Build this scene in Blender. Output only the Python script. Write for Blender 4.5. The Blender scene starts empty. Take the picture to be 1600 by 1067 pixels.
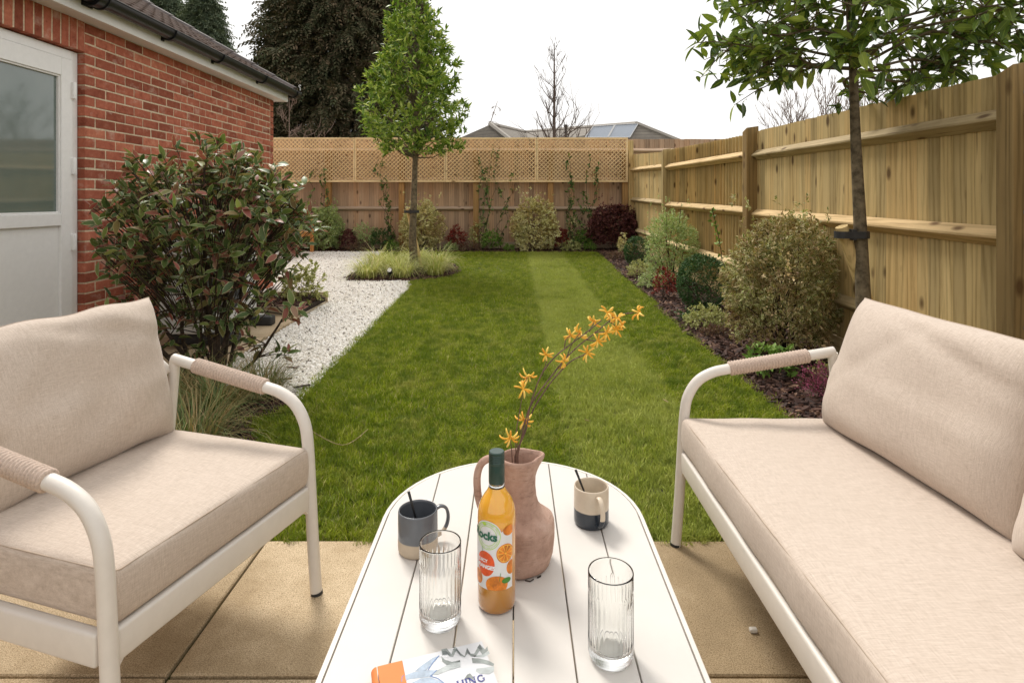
import bpy, bmesh, math, random
import numpy as np
from mathutils import Vector, Matrix, Euler
from mathutils.geometry import tessellate_polygon

random.seed(7)
RS = np.random.RandomState(11)
C = bpy.context.scene.collection
SC = bpy.context.scene
PI = math.pi
R = math.radians

# ------------------------------------------------------------------ camera, world, sun, exposure
CAMH = 1.2
cd = bpy.data.cameras.new('camera')
cam = bpy.data.objects.new('camera', cd)
C.objects.link(cam)
SC.camera = cam
cam.location = (0, 0, CAMH)
cam.rotation_euler = (R(90), 0, 0)
cd.sensor_width = 36
cd.lens = 20.925
cd.shift_x = -2 / 1600
cd.shift_y = -221.5 / 1600
cd.clip_start = 0.02
cd.clip_end = 2000

SUN_EL, SUN_AZ = 52, -28          # azimuth from +Y (away from the camera), negative = to the left
w = bpy.data.worlds.new('World')
SC.world = w
w.use_nodes = True
nt = w.node_tree
nt.nodes.clear()
sky = nt.nodes.new('ShaderNodeTexSky')
sky.sky_type = 'NISHITA'
sky.sun_disc = False
sky.sun_elevation = R(SUN_EL)
sky.sun_rotation = R(SUN_AZ)
sky.dust_density = 3
hsv = nt.nodes.new('ShaderNodeHueSaturation')
hsv.inputs['Saturation'].default_value = 0.25
mixw = nt.nodes.new('ShaderNodeMixRGB')
mixw.inputs['Fac'].default_value = 0.88
mixw.inputs['Color2'].default_value = (8.3, 8.15, 7.95, 1)      # thick even cloud
bg = nt.nodes.new('ShaderNodeBackground')
bg.inputs['Strength'].default_value = 0.1
wo = nt.nodes.new('ShaderNodeOutputWorld')
nt.links.new(sky.outputs[0], hsv.inputs['Color'])
nt.links.new(hsv.outputs[0], mixw.inputs['Color1'])
nt.links.new(mixw.outputs[0], bg.inputs['Color'])
nt.links.new(bg.outputs[0], wo.inputs['Surface'])

sd = bpy.data.lights.new('sun', 'SUN')
sd.energy = 2.0
sd.angle = R(16)
sd.color = (1.0, 0.95, 0.88)
sun = bpy.data.objects.new('sun', sd)
C.objects.link(sun)
sdir = Vector((math.sin(R(SUN_AZ)) * math.cos(R(SUN_EL)), math.cos(R(SUN_AZ)) * math.cos(R(SUN_EL)), math.sin(R(SUN_EL))))
sun.rotation_euler = sdir.to_track_quat('Z', 'Y').to_euler()
sun.location = (0, 0, 30)

SC.view_settings.view_transform = 'Standard'
SC.view_settings.look = 'None'
SC.view_settings.gamma = 1
SC.view_settings.use_curve_mapping = False
SC.view_settings.exposure = 0.57
try:
    SC.cycles.max_bounces = 16
    SC.cycles.diffuse_bounces = 4
    SC.cycles.glossy_bounces = 4
    SC.cycles.transmission_bounces = 16
    SC.cycles.transparent_max_bounces = 8
except Exception:
    pass

# ------------------------------------------------------------------ measuring helpers
F = 930.0
SL = 0.02
def zg(y):
    return 0.0 if y < 2.1 else SL * (min(y, 12.6) - 2.1)
def P(px, py, y):
    return Vector(((px - 802) / F * y, y, CAMH + (312 - py) / F * y))
def G(px, py):
    y = (CAMH + 2.1 * SL) * F / ((py - 312) + SL * F)
    return Vector(((px - 802) / F * y, y, zg(y)))

# ------------------------------------------------------------------ tagging
def tag(o, label=None, cat=None, group=None, kind=None):
    if label: o['label'] = label
    if cat: o['category'] = cat
    if group: o['group'] = group
    if kind: o['kind'] = kind
    return o
def empty(name, loc=(0, 0, 0), rz=0, label=None, cat=None, group=None, kind=None, parent=None):
    o = bpy.data.objects.new(name, None)
    o.empty_display_size = 0.1
    C.objects.link(o)
    o.location = loc
    o.rotation_euler = (0, 0, rz)
    if parent: o.parent = parent
    return tag(o, label, cat, group, kind)
def link(name, me, mat=None, parent=None, loc=None, kind=None):
    o = bpy.data.objects.new(name, me)
    C.objects.link(o)
    if mat is not None and len(me.materials) == 0: me.materials.append(mat)
    if parent: o.parent = parent
    if loc is not None: o.location = loc
    if kind: o['kind'] = kind
    return o

# ------------------------------------------------------------------ mesh builder
class MB:
    def __init__(s):
        s.v = []; s.f = []; s.uv = {}
    def add(s, vs, fs):
        b = len(s.v)
        s.v.extend([tuple(p) for p in vs])
        s.f.extend([tuple(i + b for i in f) for f in fs])
    def box(s, x0, x1, y0, y1, z0, z1, M=None):
        vs = [Vector(p) for p in ((x0,y0,z0),(x1,y0,z0),(x1,y1,z0),(x0,y1,z0),(x0,y0,z1),(x1,y0,z1),(x1,y1,z1),(x0,y1,z1))]
        if M is not None: vs = [M @ p for p in vs]
        s.add(vs, [(0,3,2,1),(4,5,6,7),(0,1,5,4),(1,2,6,5),(2,3,7,6),(3,0,4,7)])
        return s
    def bar(s, a, b, wx, wy, up=(0,0,1)):
        a = Vector(a); b = Vector(b); d = (b - a); L = d.length; d.normalize()
        u = Vector(up)
        x = d.cross(u)
        if x.length < 1e-4: x = d.cross(Vector((1,0,0)))
        x.normalize(); u = x.cross(d)
        M = Matrix((( x.x, d.x, u.x, a.x),(x.y, d.y, u.y, a.y),(x.z, d.z, u.z, a.z),(0,0,0,1)))
        return s.box(-wx/2, wx/2, 0, L, -wy/2, wy/2, M)
    def prism(s, prof, a, b, ex, ey):
        # profile list (u,v) swept from a to b; ex, ey axes of the profile
        a = Vector(a); b = Vector(b); ex = Vector(ex); ey = Vector(ey); n = len(prof)
        vs = [a + ex*u + ey*v for u, v in prof] + [b + ex*u + ey*v for u, v in prof]
        fs = [(i, (i+1) % n, n + (i+1) % n, n + i) for i in range(n)]
        fs += [tuple(reversed(range(n))), tuple(range(n, 2*n))]
        s.add(vs, fs); return s
    def tube(s, pts, rad, n=8, caps=True, flat=None):
        pts = [Vector(p) for p in pts]; m = len(pts)
        if not hasattr(rad, '__len__'): rad = [rad] * m
        t0 = (pts[1] - pts[0]).normalized()
        ref = Vector((0,0,1)) if abs(t0.z) < 0.9 else Vector((1,0,0))
        u = t0.cross(ref).normalized()
        vs = []
        for i in range(m):
            t = (pts[min(i+1, m-1)] - pts[max(i-1, 0)])
            if t.length < 1e-9: t = t0
            t = t.normalized()
            u = (u - t * u.dot(t))
            if u.length < 1e-6: u = t.orthogonal()
            u.normalize(); v = t.cross(u)
            for k in range(n):
                a = 2 * PI * k / n
                vs.append(pts[i] + (u * math.cos(a) + v * math.sin(a)) * rad[i])
        fs = []
        for i in range(m - 1):
            for k in range(n):
                k2 = (k + 1) % n
                fs.append((i*n+k, i*n+k2, (i+1)*n+k2, (i+1)*n+k))
        if caps:
            fs.append(tuple(reversed(range(n)))); fs.append(tuple(range((m-1)*n, m*n)))
        s.add(vs, fs); return s
    def lathe(s, prof, n=32, c=(0,0,0), fn=None, close=False, cap=True):
        # prof: list of (r, z)
        c = Vector(c); vs = []
        for (r, z) in prof:
            for k in range(n):
                a = 2 * PI * k / n
                rr = r if fn is None else fn(r, z, a)
                vs.append((c.x + rr * math.cos(a), c.y + rr * math.sin(a), c.z + z))
        fs = []
        m = len(prof)
        for i in range(m - 1 if not close else m):
            j = (i + 1) % m
            for k in range(n):
                k2 = (k + 1) % n
                fs.append((i*n+k, i*n+k2, j*n+k2, j*n+k))
        if not close:
            if cap and prof[0][0] > 1e-6: fs.append(tuple(reversed(range(n))))
            if cap and prof[-1][0] > 1e-6: fs.append(tuple(range((m-1)*n, m*n)))
        s.add(vs, fs); return s
    def mesh(s, name, mat=None, smooth=False, merge=False):
        me = bpy.data.meshes.new(name)
        me.from_pydata(s.v, [], s.f)
        if merge or True:
            bm = bmesh.new(); bm.from_mesh(me)
            if merge: bmesh.ops.remove_doubles(bm, verts=bm.verts, dist=merge if not isinstance(merge, bool) else 1e-5)
            bmesh.ops.recalc_face_normals(bm, faces=bm.faces)
            bm.to_mesh(me); bm.free()
        if mat is not None: me.materials.append(mat)
        if smooth:
            me.polygons.foreach_set('use_smooth', [True] * len(me.polygons))
        me.update()
        return me
    def build(s, name, mat, parent=None, smooth=False, bevel=0, kind=None, merge=False, loc=None, autosmooth=False):
        me = s.mesh(name, mat, smooth, merge)
        o = link(name, me, None, parent, loc, kind)
        if bevel:
            b = o.modifiers.new('bevel', 'BEVEL'); b.width = bevel; b.segments = 2; b.limit_method = 'ANGLE'
            b.angle_limit = R(35)
        if autosmooth:
            try:
                me.set_sharp_from_angle(angle=R(autosmooth))
            except Exception:
                pass
        return o

def spline(pts, n=8):
    pts = [Vector(p) for p in pts]
    out = []
    for i in range(len(pts) - 1):
        p0 = pts[max(i-1, 0)]; p1 = pts[i]; p2 = pts[i+1]; p3 = pts[min(i+2, len(pts)-1)]
        for k in range(n):
            t = k / n
            out.append(0.5 * ((2*p1) + (p2-p0)*t + (2*p0-5*p1+4*p2-p3)*t*t + (3*p1-p0-3*p2+p3)*t**3))
    out.append(pts[-1])
    return out

def fastmesh(name, verts, faces, mat, uv=None, smooth=False):
    # faces: (n,k) array of equal-sized polygons
    me = bpy.data.meshes.new(name)
    nv = len(verts); nf, k = faces.shape
    me.vertices.add(nv); me.vertices.foreach_set('co', verts.astype(np.float32).ravel())
    me.loops.add(nf * k); me.loops.foreach_set('vertex_index', faces.astype(np.int32).ravel())
    me.polygons.add(nf); me.polygons.foreach_set('loop_start', np.arange(0, nf*k, k, dtype=np.int32))
    try: me.polygons.foreach_set('loop_total', np.full(nf, k, dtype=np.int32))
    except Exception: pass
    if uv is not None:
        l = me.uv_layers.new(name='UVMap')
        l.data.foreach_set('uv', uv[faces.ravel()].astype(np.float32).ravel())
    if smooth: me.polygons.foreach_set('use_smooth', np.ones(nf, dtype=bool))
    me.update(calc_edges=True)
    if mat is not None: me.materials.append(mat)
    return me

def rounded_box(hx, hy, hz, r, n=(8, 8, 3), seg=4, fn=None):
    def par(h, m):
        a = [-h + r * (1 - math.cos(PI/2 * i/seg)) for i in range(seg)]
        b = list(np.linspace(-h + r, h - r, m + 1))
        return a + b + [-q for q in reversed(a)]
    X, Y, Z = par(hx, n[0]), par(hy, n[1]), par(hz, n[2])
    m = MB()
    def face(A, B, f):
        na, nb = len(A), len(B)
        vs = [f(a, b) for a in A for b in B]
        fs = [(i*nb+j, (i+1)*nb+j, (i+1)*nb+j+1, i*nb+j+1) for i in range(na-1) for j in range(nb-1)]
        m.add(vs, fs)
    for s_ in (-1, 1):
        face(X, Y, lambda a, b: (a, b, s_*hz)); face(X, Z, lambda a, b: (a, s_*hy, b)); face(Y, Z, lambda a, b: (s_*hx, a, b))
    h = Vector((hx - r, hy - r, hz - r)); out = []
    for p in m.v:
        q = Vector((max(-h.x, min(h.x, p[0])), max(-h.y, min(h.y, p[1])), max(-h.z, min(h.z, p[2]))))
        d = Vector(p) - q
        if d.length > 1e-9: d.normalize()
        o = q + d * r
        out.append(fn(o) if fn else o)
    m.v = [tuple(p) for p in out]
    return m

# ------------------------------------------------------------------ material helpers
def newmat(name):
    m = bpy.data.materials.new(name); m.use_nodes = True
    return m, m.node_tree, m.node_tree.nodes['Principled BSDF']
def nd(nt, t, **kw):
    n = nt.nodes.new(t)
    for k, v in kw.items(): setattr(n, k, v)
    return n
def ramp(nt, fac, cols, interp='LINEAR'):
    r = nt.nodes.new('ShaderNodeValToRGB')
    r.color_ramp.interpolation = interp
    while len(r.color_ramp.elements) > 1: r.color_ramp.elements.remove(r.color_ramp.elements[-1])
    for i, (p, c) in enumerate(cols):
        e = r.color_ramp.elements[0] if i == 0 else r.color_ramp.elements.new(p)
        e.position = p; e.color = (*c, 1)
    nt.links.new(fac, r.inputs[0])
    return r.outputs[0]
def noise(nt, vec, scale, detail=4, rough=0.6, out=0):
    n = nt.nodes.new('ShaderNodeTexNoise')
    n.inputs['Scale'].default_value = scale; n.inputs['Detail'].default_value = detail; n.inputs['Roughness'].default_value = rough
    if vec is not None: nt.links.new(vec, n.inputs['Vector'])
    return n.outputs[out]
def objco(nt, scale=(1,1,1), rnd=True):
    tc = nt.nodes.new('ShaderNodeTexCoord'); mp = nt.nodes.new('ShaderNodeMapping')
    mp.inputs['Scale'].default_value = scale
    nt.links.new(tc.outputs['Object'], mp.inputs['Vector'])
    if rnd:
        oi = nt.nodes.new('ShaderNodeObjectInfo'); mm = nt.nodes.new('ShaderNodeMath'); mm.operation = 'MULTIPLY'
        mm.inputs[1].default_value = 57.0
        nt.links.new(oi.outputs['Random'], mm.inputs[0])
        nt.links.new(mm.outputs[0], mp.inputs['Location'])
    return mp.outputs[0]
def mix(nt, fac, a, b, mode='MIX'):
    n = nt.nodes.new('ShaderNodeMixRGB'); n.blend_type = mode
    for i, x in ((0, fac), (1, a), (2, b)):
        if isinstance(x, (int, float)): n.inputs[i].default_value = x
        elif isinstance(x, tuple): n.inputs[i].default_value = (*x, 1)
        else: nt.links.new(x, n.inputs[i])
    return n.outputs[0]
def bump(nt, b, h, strength=0.3, dist=0.01):
    n = nt.nodes.new('ShaderNodeBump'); n.inputs['Strength'].default_value = strength; n.inputs['Distance'].default_value = dist
    nt.links.new(h, n.inputs['Height']); nt.links.new(n.outputs[0], b.inputs['Normal'])
    return n
def math_(nt, op, a, b=None):
    n = nt.nodes.new('ShaderNodeMath'); n.operation = op
    for i, x in ((0, a), (1, b)):
        if x is None: continue
        if isinstance(x, (int, float)): n.inputs[i].default_value = x
        else: nt.links.new(x, n.inputs[i])
    return n.outputs[0]
def simple(name, col, rough=0.5, metal=0, var=0.06, nscale=30, bmp=0.0, coat=0, spec=0.5):
    m, nt, b = newmat(name)
    co = objco(nt)
    f = noise(nt, co, nscale, 5)
    c2 = tuple(max(0, c * (1 - var * 2)) for c in col); c1 = tuple(min(1, c * (1 + var)) for c in col)
    nt.links.new(ramp(nt, f, [(0.3, c2), (0.7, c1)]), b.inputs['Base Color'])
    b.inputs['Roughness'].default_value = rough; b.inputs['Metallic'].default_value = metal
    b.inputs['Coat Weight'].default_value = coat
    b.inputs['Specular IOR Level'].default_value = spec
    if bmp: bump(nt, b, f, bmp, 0.002)
    return m

def wood(name, base, dark, knot, axis='z', gscale=22, tint=0.35, rough=0.75):
    m, nt, b = newmat(name)
    sc = {'z': (1, 1, 0.06), 'y': (1, 0.06, 1), 'x': (0.06, 1, 1)}[axis]
    co = objco(nt, sc)
    warp = noise(nt, co, 3, 3)
    vadd = nd(nt, 'ShaderNodeVectorMath', operation='ADD')
    nt.links.new(co, vadd.inputs[0])
    sv = nd(nt, 'ShaderNodeVectorMath', operation='SCALE'); nt.links.new(noise(nt, co, 6, 2, 0.5, 1), sv.inputs[0]); sv.inputs['Scale'].default_value = 0.12
    nt.links.new(sv.outputs[0], vadd.inputs[1])
    g = noise(nt, vadd.outputs[0], gscale * 2.5, 6, 0.7)
    wv = nd(nt, 'ShaderNodeTexWave', wave_type='RINGS', rings_direction='Z')
    wv.inputs['Scale'].default_value = gscale * 0.5; wv.inputs['Distortion'].default_value = 6; wv.inputs['Detail'].default_value = 2
    nt.links.new(vadd.outputs[0], wv.inputs['Vector'])
    f = math_(nt, 'ADD', math_(nt, 'MULTIPLY', g, 0.8), math_(nt, 'MULTIPLY', wv.outputs['Fac'], 0.25))
    col = ramp(nt, f, [(0.28, dark), (0.55, base), (0.8, tuple(min(1, c * 1.12) for c in base))])
    # broad staining
    st = noise(nt, objco(nt, (1, 1, 1) if axis != 'z' else (1, 1, 0.5)), 2.3, 3)
    col = mix(nt, ramp(nt, st, [(0.42, (0, 0, 0)), (0.75, (0.55, 0.55, 0.55))]), col, dark)
    # knots
    vo = nd(nt, 'ShaderNodeTexVoronoi'); vo.inputs['Scale'].default_value = 4.6
    ksc = {'z': (1.6, 1.6, 0.75), 'y': (1.6, 0.75, 1.6), 'x': (0.75, 1.6, 1.6)}[axis]
    nt.links.new(objco(nt, ksc), vo.inputs['Vector'])
    col = mix(nt, ramp(nt, vo.outputs['Distance'], [(0.09, (0.9, 0.9, 0.9)), (0.20, (0, 0, 0))]), col, knot)
    sp_ = noise(nt, objco(nt, tuple(q*.35 if q < .5 else q*1.0 for q in sc)), 70, 2, .5)
    col = mix(nt, ramp(nt, sp_, [(0.70, (0, 0, 0)), (0.76, (0.7, 0.7, 0.7))]), col, knot)
    oi = nd(nt, 'ShaderNodeObjectInfo')
    t = ramp(nt, oi.outputs['Random'], [(0, tuple([1 - tint] * 3)), (0.5, (1, 1, 1)), (1, (1.0, 1.0 - tint * .25, 1 - tint * .5))])
    col = mix(nt, 1.0, col, t, 'MULTIPLY')
    nt.links.new(col, b.inputs['Base Color'])
    b.inputs['Roughness'].default_value = rough
    b.inputs['Specular IOR Level'].default_value = 0.25
    bump(nt, b, f, 0.35, 0.003)
    return m

def leafmat(name, cols, margin=None, mwid=0.55, rough=0.55, trans=0.25, spec=0.2, clump=None, vein=True):
    m, nt, b = newmat(name)
    g = nd(nt, 'ShaderNodeNewGeometry')
    n = len(cols)
    oi = nd(nt, 'ShaderNodeObjectInfo')
    rr = math_(nt, 'FRACT', math_(nt, 'ADD', g.outputs['Random Per Island'], oi.outputs['Random']))
    col = ramp(nt, rr, [(i / max(1, n - 1), c) for i, c in enumerate(cols)])
    uv = nd(nt, 'ShaderNodeUVMap'); sx = nd(nt, 'ShaderNodeSeparateXYZ'); nt.links.new(uv.outputs[0], sx.inputs[0])
    ux = math_(nt, 'ABSOLUTE', math_(nt, 'MULTIPLY', math_(nt, 'SUBTRACT', sx.outputs[0], 0.5), 2.0))
    if margin:
        e = math_(nt, 'ADD', ux, math_(nt, 'MULTIPLY', math_(nt, 'SUBTRACT', noise(nt, objco(nt), 60, 2), 0.5), 0.8))
        col = mix(nt, ramp(nt, e, [(mwid - .08, (0, 0, 0)), (mwid + .08, (1, 1, 1))]), col, margin)
    elif vein:
        col = mix(nt, ramp(nt, ux, [(0.0, (0.5, 0.5, 0.5)), (0.12, (0, 0, 0))]), col, tuple(min(1, c * 1.7) for c in cols[-1]))
    if clump:
        cn = noise(nt, objco(nt), clump[0], 3)
        col = mix(nt, ramp(nt, cn, [(0.4, (0, 0, 0)), (0.62, (1, 1, 1))]), col, clump[1], 'MULTIPLY')
    nt.links.new(col, b.inputs['Base Color'])
    b.inputs['Roughness'].default_value = rough; b.inputs['Specular IOR Level'].default_value = spec
    tr = nd(nt, 'ShaderNodeBsdfTranslucent'); ms = nd(nt, 'ShaderNodeMixShader'); ms.inputs[0].default_value = trans
    nt.links.new(mix(nt, 1.0, col, (1.0, 1.0, 0.6), 'MULTIPLY'), tr.inputs[0])
    out = nt.nodes['Material Output']
    nt.links.new(b.outputs[0], ms.inputs[1]); nt.links.new(tr.outputs[0], ms.inputs[2]); nt.links.new(ms.outputs[0], out.inputs[0])
    return m

M = {}
M['white_frame'] = simple('cream powder coated metal', (0.72, 0.675, 0.615), 0.38, var=0.02)
M['upvc'] = simple('white door plastic', (0.87, 0.86, 0.84), 0.3, var=0.02)
M['black_plastic'] = simple('black plastic', (0.010, 0.010, 0.011), 0.38, var=0.1)
M['rubber'] = simple('dark rubber', (0.03, 0.03, 0.03), 0.6, var=0.2)
M['soffit'] = simple('white soffit board', (0.82, 0.80, 0.77), 0.4, var=0.03, nscale=6)
M['fence_wood'] = wood('treated fence board', (0.64, 0.485, 0.23), (0.38, 0.27, 0.11), (0.11, 0.06, 0.022), tint=0.3)
M['fence_rail'] = wood('treated rail', (0.64, 0.50, 0.28), (0.42, 0.31, 0.15), (0.16, 0.09, 0.04), axis='y')
M['post_wood'] = wood('treated post', (0.29, 0.20, 0.085), (0.16, 0.11, 0.045), (0.10, 0.055, 0.02))
M['back_wood'] = wood('brown fence board', (0.56, 0.385, 0.255), (0.38, 0.255, 0.165), (0.12, 0.07, 0.04))
M['back_rail'] = wood('brown rail', (0.72, 0.55, 0.40), (0.52, 0.38, 0.26), (0.16, 0.09, 0.05), axis='x')
M['back_post'] = wood('golden post', (0.42, 0.25, 0.10), (0.28, 0.16, 0.06), (0.12, 0.07, 0.03))
M['trellis_wood'] = wood('pale trellis wood', (0.85, 0.64, 0.36), (0.70, 0.50, 0.26), (0.3, 0.18, 0.08), axis='x', tint=0.1)
M['sleeper'] = wood('pale edging board', (0.50, 0.42, 0.30), (0.34, 0.27, 0.18), (0.18, 0.11, 0.06), axis='x')
M['bench_wood'] = wood('orange bench wood', (0.58, 0.27, 0.09), (0.42, 0.18, 0.06), (0.2, 0.1, 0.03), tint=0.1)
M['bark'] = simple('tree bark', (0.17, 0.135, 0.085), 0.85, var=0.35, nscale=24, bmp=1.0, spec=0.2)
M['bark_grey'] = simple('bare twig bark', (0.16, 0.12, 0.10), 0.9, var=0.2, spec=0.1)
M['bark_dark'] = simple('dark stem bark', (0.07, 0.05, 0.035), 0.8, var=0.3, spec=0.2)
M['thicket'] = simple('pale twig bark', (0.26, 0.19, 0.15), 0.9, var=0.2, spec=0.1)

def brickmat():
    m, nt, b = newmat('red brick')
    co = objco(nt)
    f = noise(nt, co, 18, 6, 0.7)
    c = ramp(nt, f, [(0.25, (0.20, 0.055, 0.032)), (0.42, (0.38, 0.115, 0.068)), (0.6, (0.46, 0.155, 0.092)), (0.78, (0.58, 0.30, 0.21))])
    oi = nd(nt, 'ShaderNodeObjectInfo'); g = nd(nt, 'ShaderNodeNewGeometry')
    rr = math_(nt, 'FRACT', math_(nt, 'ADD', math_(nt, 'MULTIPLY', oi.outputs['Random'], 7.0), g.outputs['Random Per Island']))
    c = mix(nt, 1.0, c, ramp(nt, rr, [(0, (0.6, 0.52, 0.5)), (0.4, (0.9, 0.85, 0.85)), (0.8, (1.05, 1.0, 1.0)), (1, (1.2, 1.3, 1.3))]), 'MULTIPLY')
    e = noise(nt, objco(nt, (1, 0.7, 1)), 7, 4, 0.7)
    c = mix(nt, ramp(nt, e, [(0.56, (0, 0, 0)), (0.76, (0.6, 0.6, 0.6))]), c, (0.66, 0.50, 0.40))
    nt.links.new(c, b.inputs['Base Color'])
    b.inputs['Roughness'].default_value = 0.85; b.inputs['Specular IOR Level'].default_value = 0.2
    bump(nt, b, noise(nt, co, 45, 6, 0.75), 0.7, 0.004)
    return m
M['brick'] = brickmat()
M['mortar'] = simple('sand mortar', (0.68, 0.56, 0.40), 0.95, var=0.15, nscale=60, bmp=0.6, spec=0.1)

def gable_mat():
    m, nt, b = newmat('gable brickwork')
    t = nd(nt, 'ShaderNodeTexBrick')
    t.inputs['Color1'].default_value = (0.36, 0.09, 0.05, 1); t.inputs['Color2'].default_value = (0.26, 0.06, 0.035, 1)
    t.inputs['Mortar'].default_value = (0.5, 0.4, 0.28, 1); t.inputs['Scale'].default_value = 1.0
    t.inputs['Brick Width'].default_value = 0.225; t.inputs['Row Height'].default_value = 0.075; t.inputs['Mortar Size'].default_value = 0.008
    co = nd(nt, 'ShaderNodeTexCoord'); mp = nd(nt, 'ShaderNodeMapping'); mp.inputs['Rotation'].default_value = (R(90), 0, 0)
    nt.links.new(co.outputs['Object'], mp.inputs[0]); nt.links.new(mp.outputs[0], t.inputs['Vector'])
    nt.links.new(t.outputs[0], b.inputs['Base Color']); b.inputs['Roughness'].default_value = 0.9
    return m
M['gable'] = gable_mat()

def fabric():
    m, nt, b = newmat('beige linen weave')
    a = noise(nt, objco(nt, (0.8, 16, 0.8), False), 48, 3, 0.75)
    c = noise(nt, objco(nt, (16, 0.8, 16), False), 48, 3, 0.75)
    f = math_(nt, 'MULTIPLY', math_(nt, 'ADD', a, c), 0.5)
    col = ramp(nt, f, [(0.36, (0.41, 0.335, 0.27)), (0.5, (0.55, 0.46, 0.385)), (0.64, (0.66, 0.57, 0.49))])
    big = noise(nt, objco(nt, (1, 1, 1), False), 3.5, 4)
    col = mix(nt, ramp(nt, big, [(0.4, (0, 0, 0)), (0.75, (0.2, 0.2, 0.2))]), col, (0.50, 0.415, 0.335))
    nt.links.new(col, b.inputs['Base Color'])
    b.inputs['Roughness'].default_value = 0.95; b.inputs['Specular IOR Level'].default_value = 0.1
    b.inputs['Sheen Weight'].default_value = 0.2
    h = math_(nt, 'ADD', f, math_(nt, 'MULTIPLY', noise(nt, objco(nt, (1, 1, 1), False), 5, 2), 0.9))
    bump(nt, b, h, 0.22, 0.005)
    return m
M['fabric'] = fabric()
M['piping'] = simple('cushion seam', (0.46, 0.37, 0.29), 0.9, var=0.1)
M['cord'] = simple('taupe rope', (0.56, 0.44, 0.36), 0.85, var=0.15, nscale=200, bmp=0.5)

def slabmat(name, c1, c2, c3):
    m, nt, b = newmat(name)
    co = objco(nt)
    big = noise(nt, co, 2.2, 6, 0.72)
    col = ramp(nt, big, [(0.3, tuple(q*.82 for q in c1)), (0.45, c1), (0.62, c2)])
    fine = noise(nt, co, 330, 2, 0.8)
    col = mix(nt, ramp(nt, fine, [(0.42, (0.75, 0.75, 0.75)), (0.56, (0, 0, 0))]), col, c3)
    vo = nd(nt, 'ShaderNodeTexVoronoi'); vo.inputs['Scale'].default_value = 75; nt.links.new(co, vo.inputs['Vector'])
    col = mix(nt, ramp(nt, vo.outputs['Distance'], [(0.10, (0.7, 0.7, 0.7)), (0.22, (0, 0, 0))]), col, c3)
    oi = nd(nt, 'ShaderNodeObjectInfo')
    col = mix(nt, 1.0, col, ramp(nt, oi.outputs['Random'], [(0, (0.80, 0.78, 0.74)), (1, (1.08, 1.07, 1.06))]), 'MULTIPLY')
    nt.links.new(col, b.inputs['Base Color'])
    b.inputs['Roughness'].default_value = 0.9; b.inputs['Specular IOR Level'].default_value = 0.2
    bump(nt, b, fine, 0.6, 0.0015)
    return m
M['slab'] = slabmat('buff textured paving', (0.50, 0.39, 0.25), (0.69, 0.56, 0.385), (0.22, 0.155, 0.085))
M['slab2'] = slabmat('pale path paving', (0.50, 0.40, 0.27), (0.60, 0.49, 0.35), (0.40, 0.30, 0.19))
M['joint'] = simple('mossy joint sand', (0.07, 0.085, 0.02), 1.0, var=0.4, nscale=12, bmp=0.5)
M['soil'] = simple('dark soil', (0.035, 0.025, 0.018), 1.0, var=0.4, nscale=20, bmp=0.8)
M['lawn_soil'] = simple('turf thatch', (0.16, 0.17, 0.05), 1.0, var=0.4, nscale=40, bmp=0.8)
M['gravel_base'] = simple('gravel dust', (0.74, 0.71, 0.65), 1.0, var=0.2, nscale=80, bmp=0.5)
M['ground'] = simple('rough ground beyond', (0.07, 0.08, 0.035), 1.0, var=0.4, nscale=2)

def inst_mat(name, cols, rough=0.8, nscale=60):
    m, nt, b = newmat(name)
    oi = nd(nt, 'ShaderNodeObjectInfo')
    c = ramp(nt, oi.outputs['Random'], cols)
    n = noise(nt, objco(nt), nscale, 4)
    c = mix(nt, 1.0, c, ramp(nt, n, [(0.3, (0.75, 0.74, 0.72)), (0.6, (1, 1, 1))]), 'MULTIPLY')
    nt.links.new(c, b.inputs['Base Color']); b.inputs['Roughness'].default_value = rough
    b.inputs['Specular IOR Level'].default_value = 0.3
    return m
M['stone'] = inst_mat('white stone chippings', [(0, (0.20, 0.18, 0.16)), (0.05, (0.45, 0.41, 0.36)), (0.12, (0.86, 0.82, 0.75)), (0.55, (0.93, 0.90, 0.85)), (1, (0.95, 0.94, 0.91))])
M['chip'] = inst_mat('bark chips', [(0, (0.025, 0.013, 0.010)), (0.4, (0.065, 0.032, 0.024)), (0.8, (0.12, 0.06, 0.042)), (1, (0.24, 0.14, 0.09))], 0.75)

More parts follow.
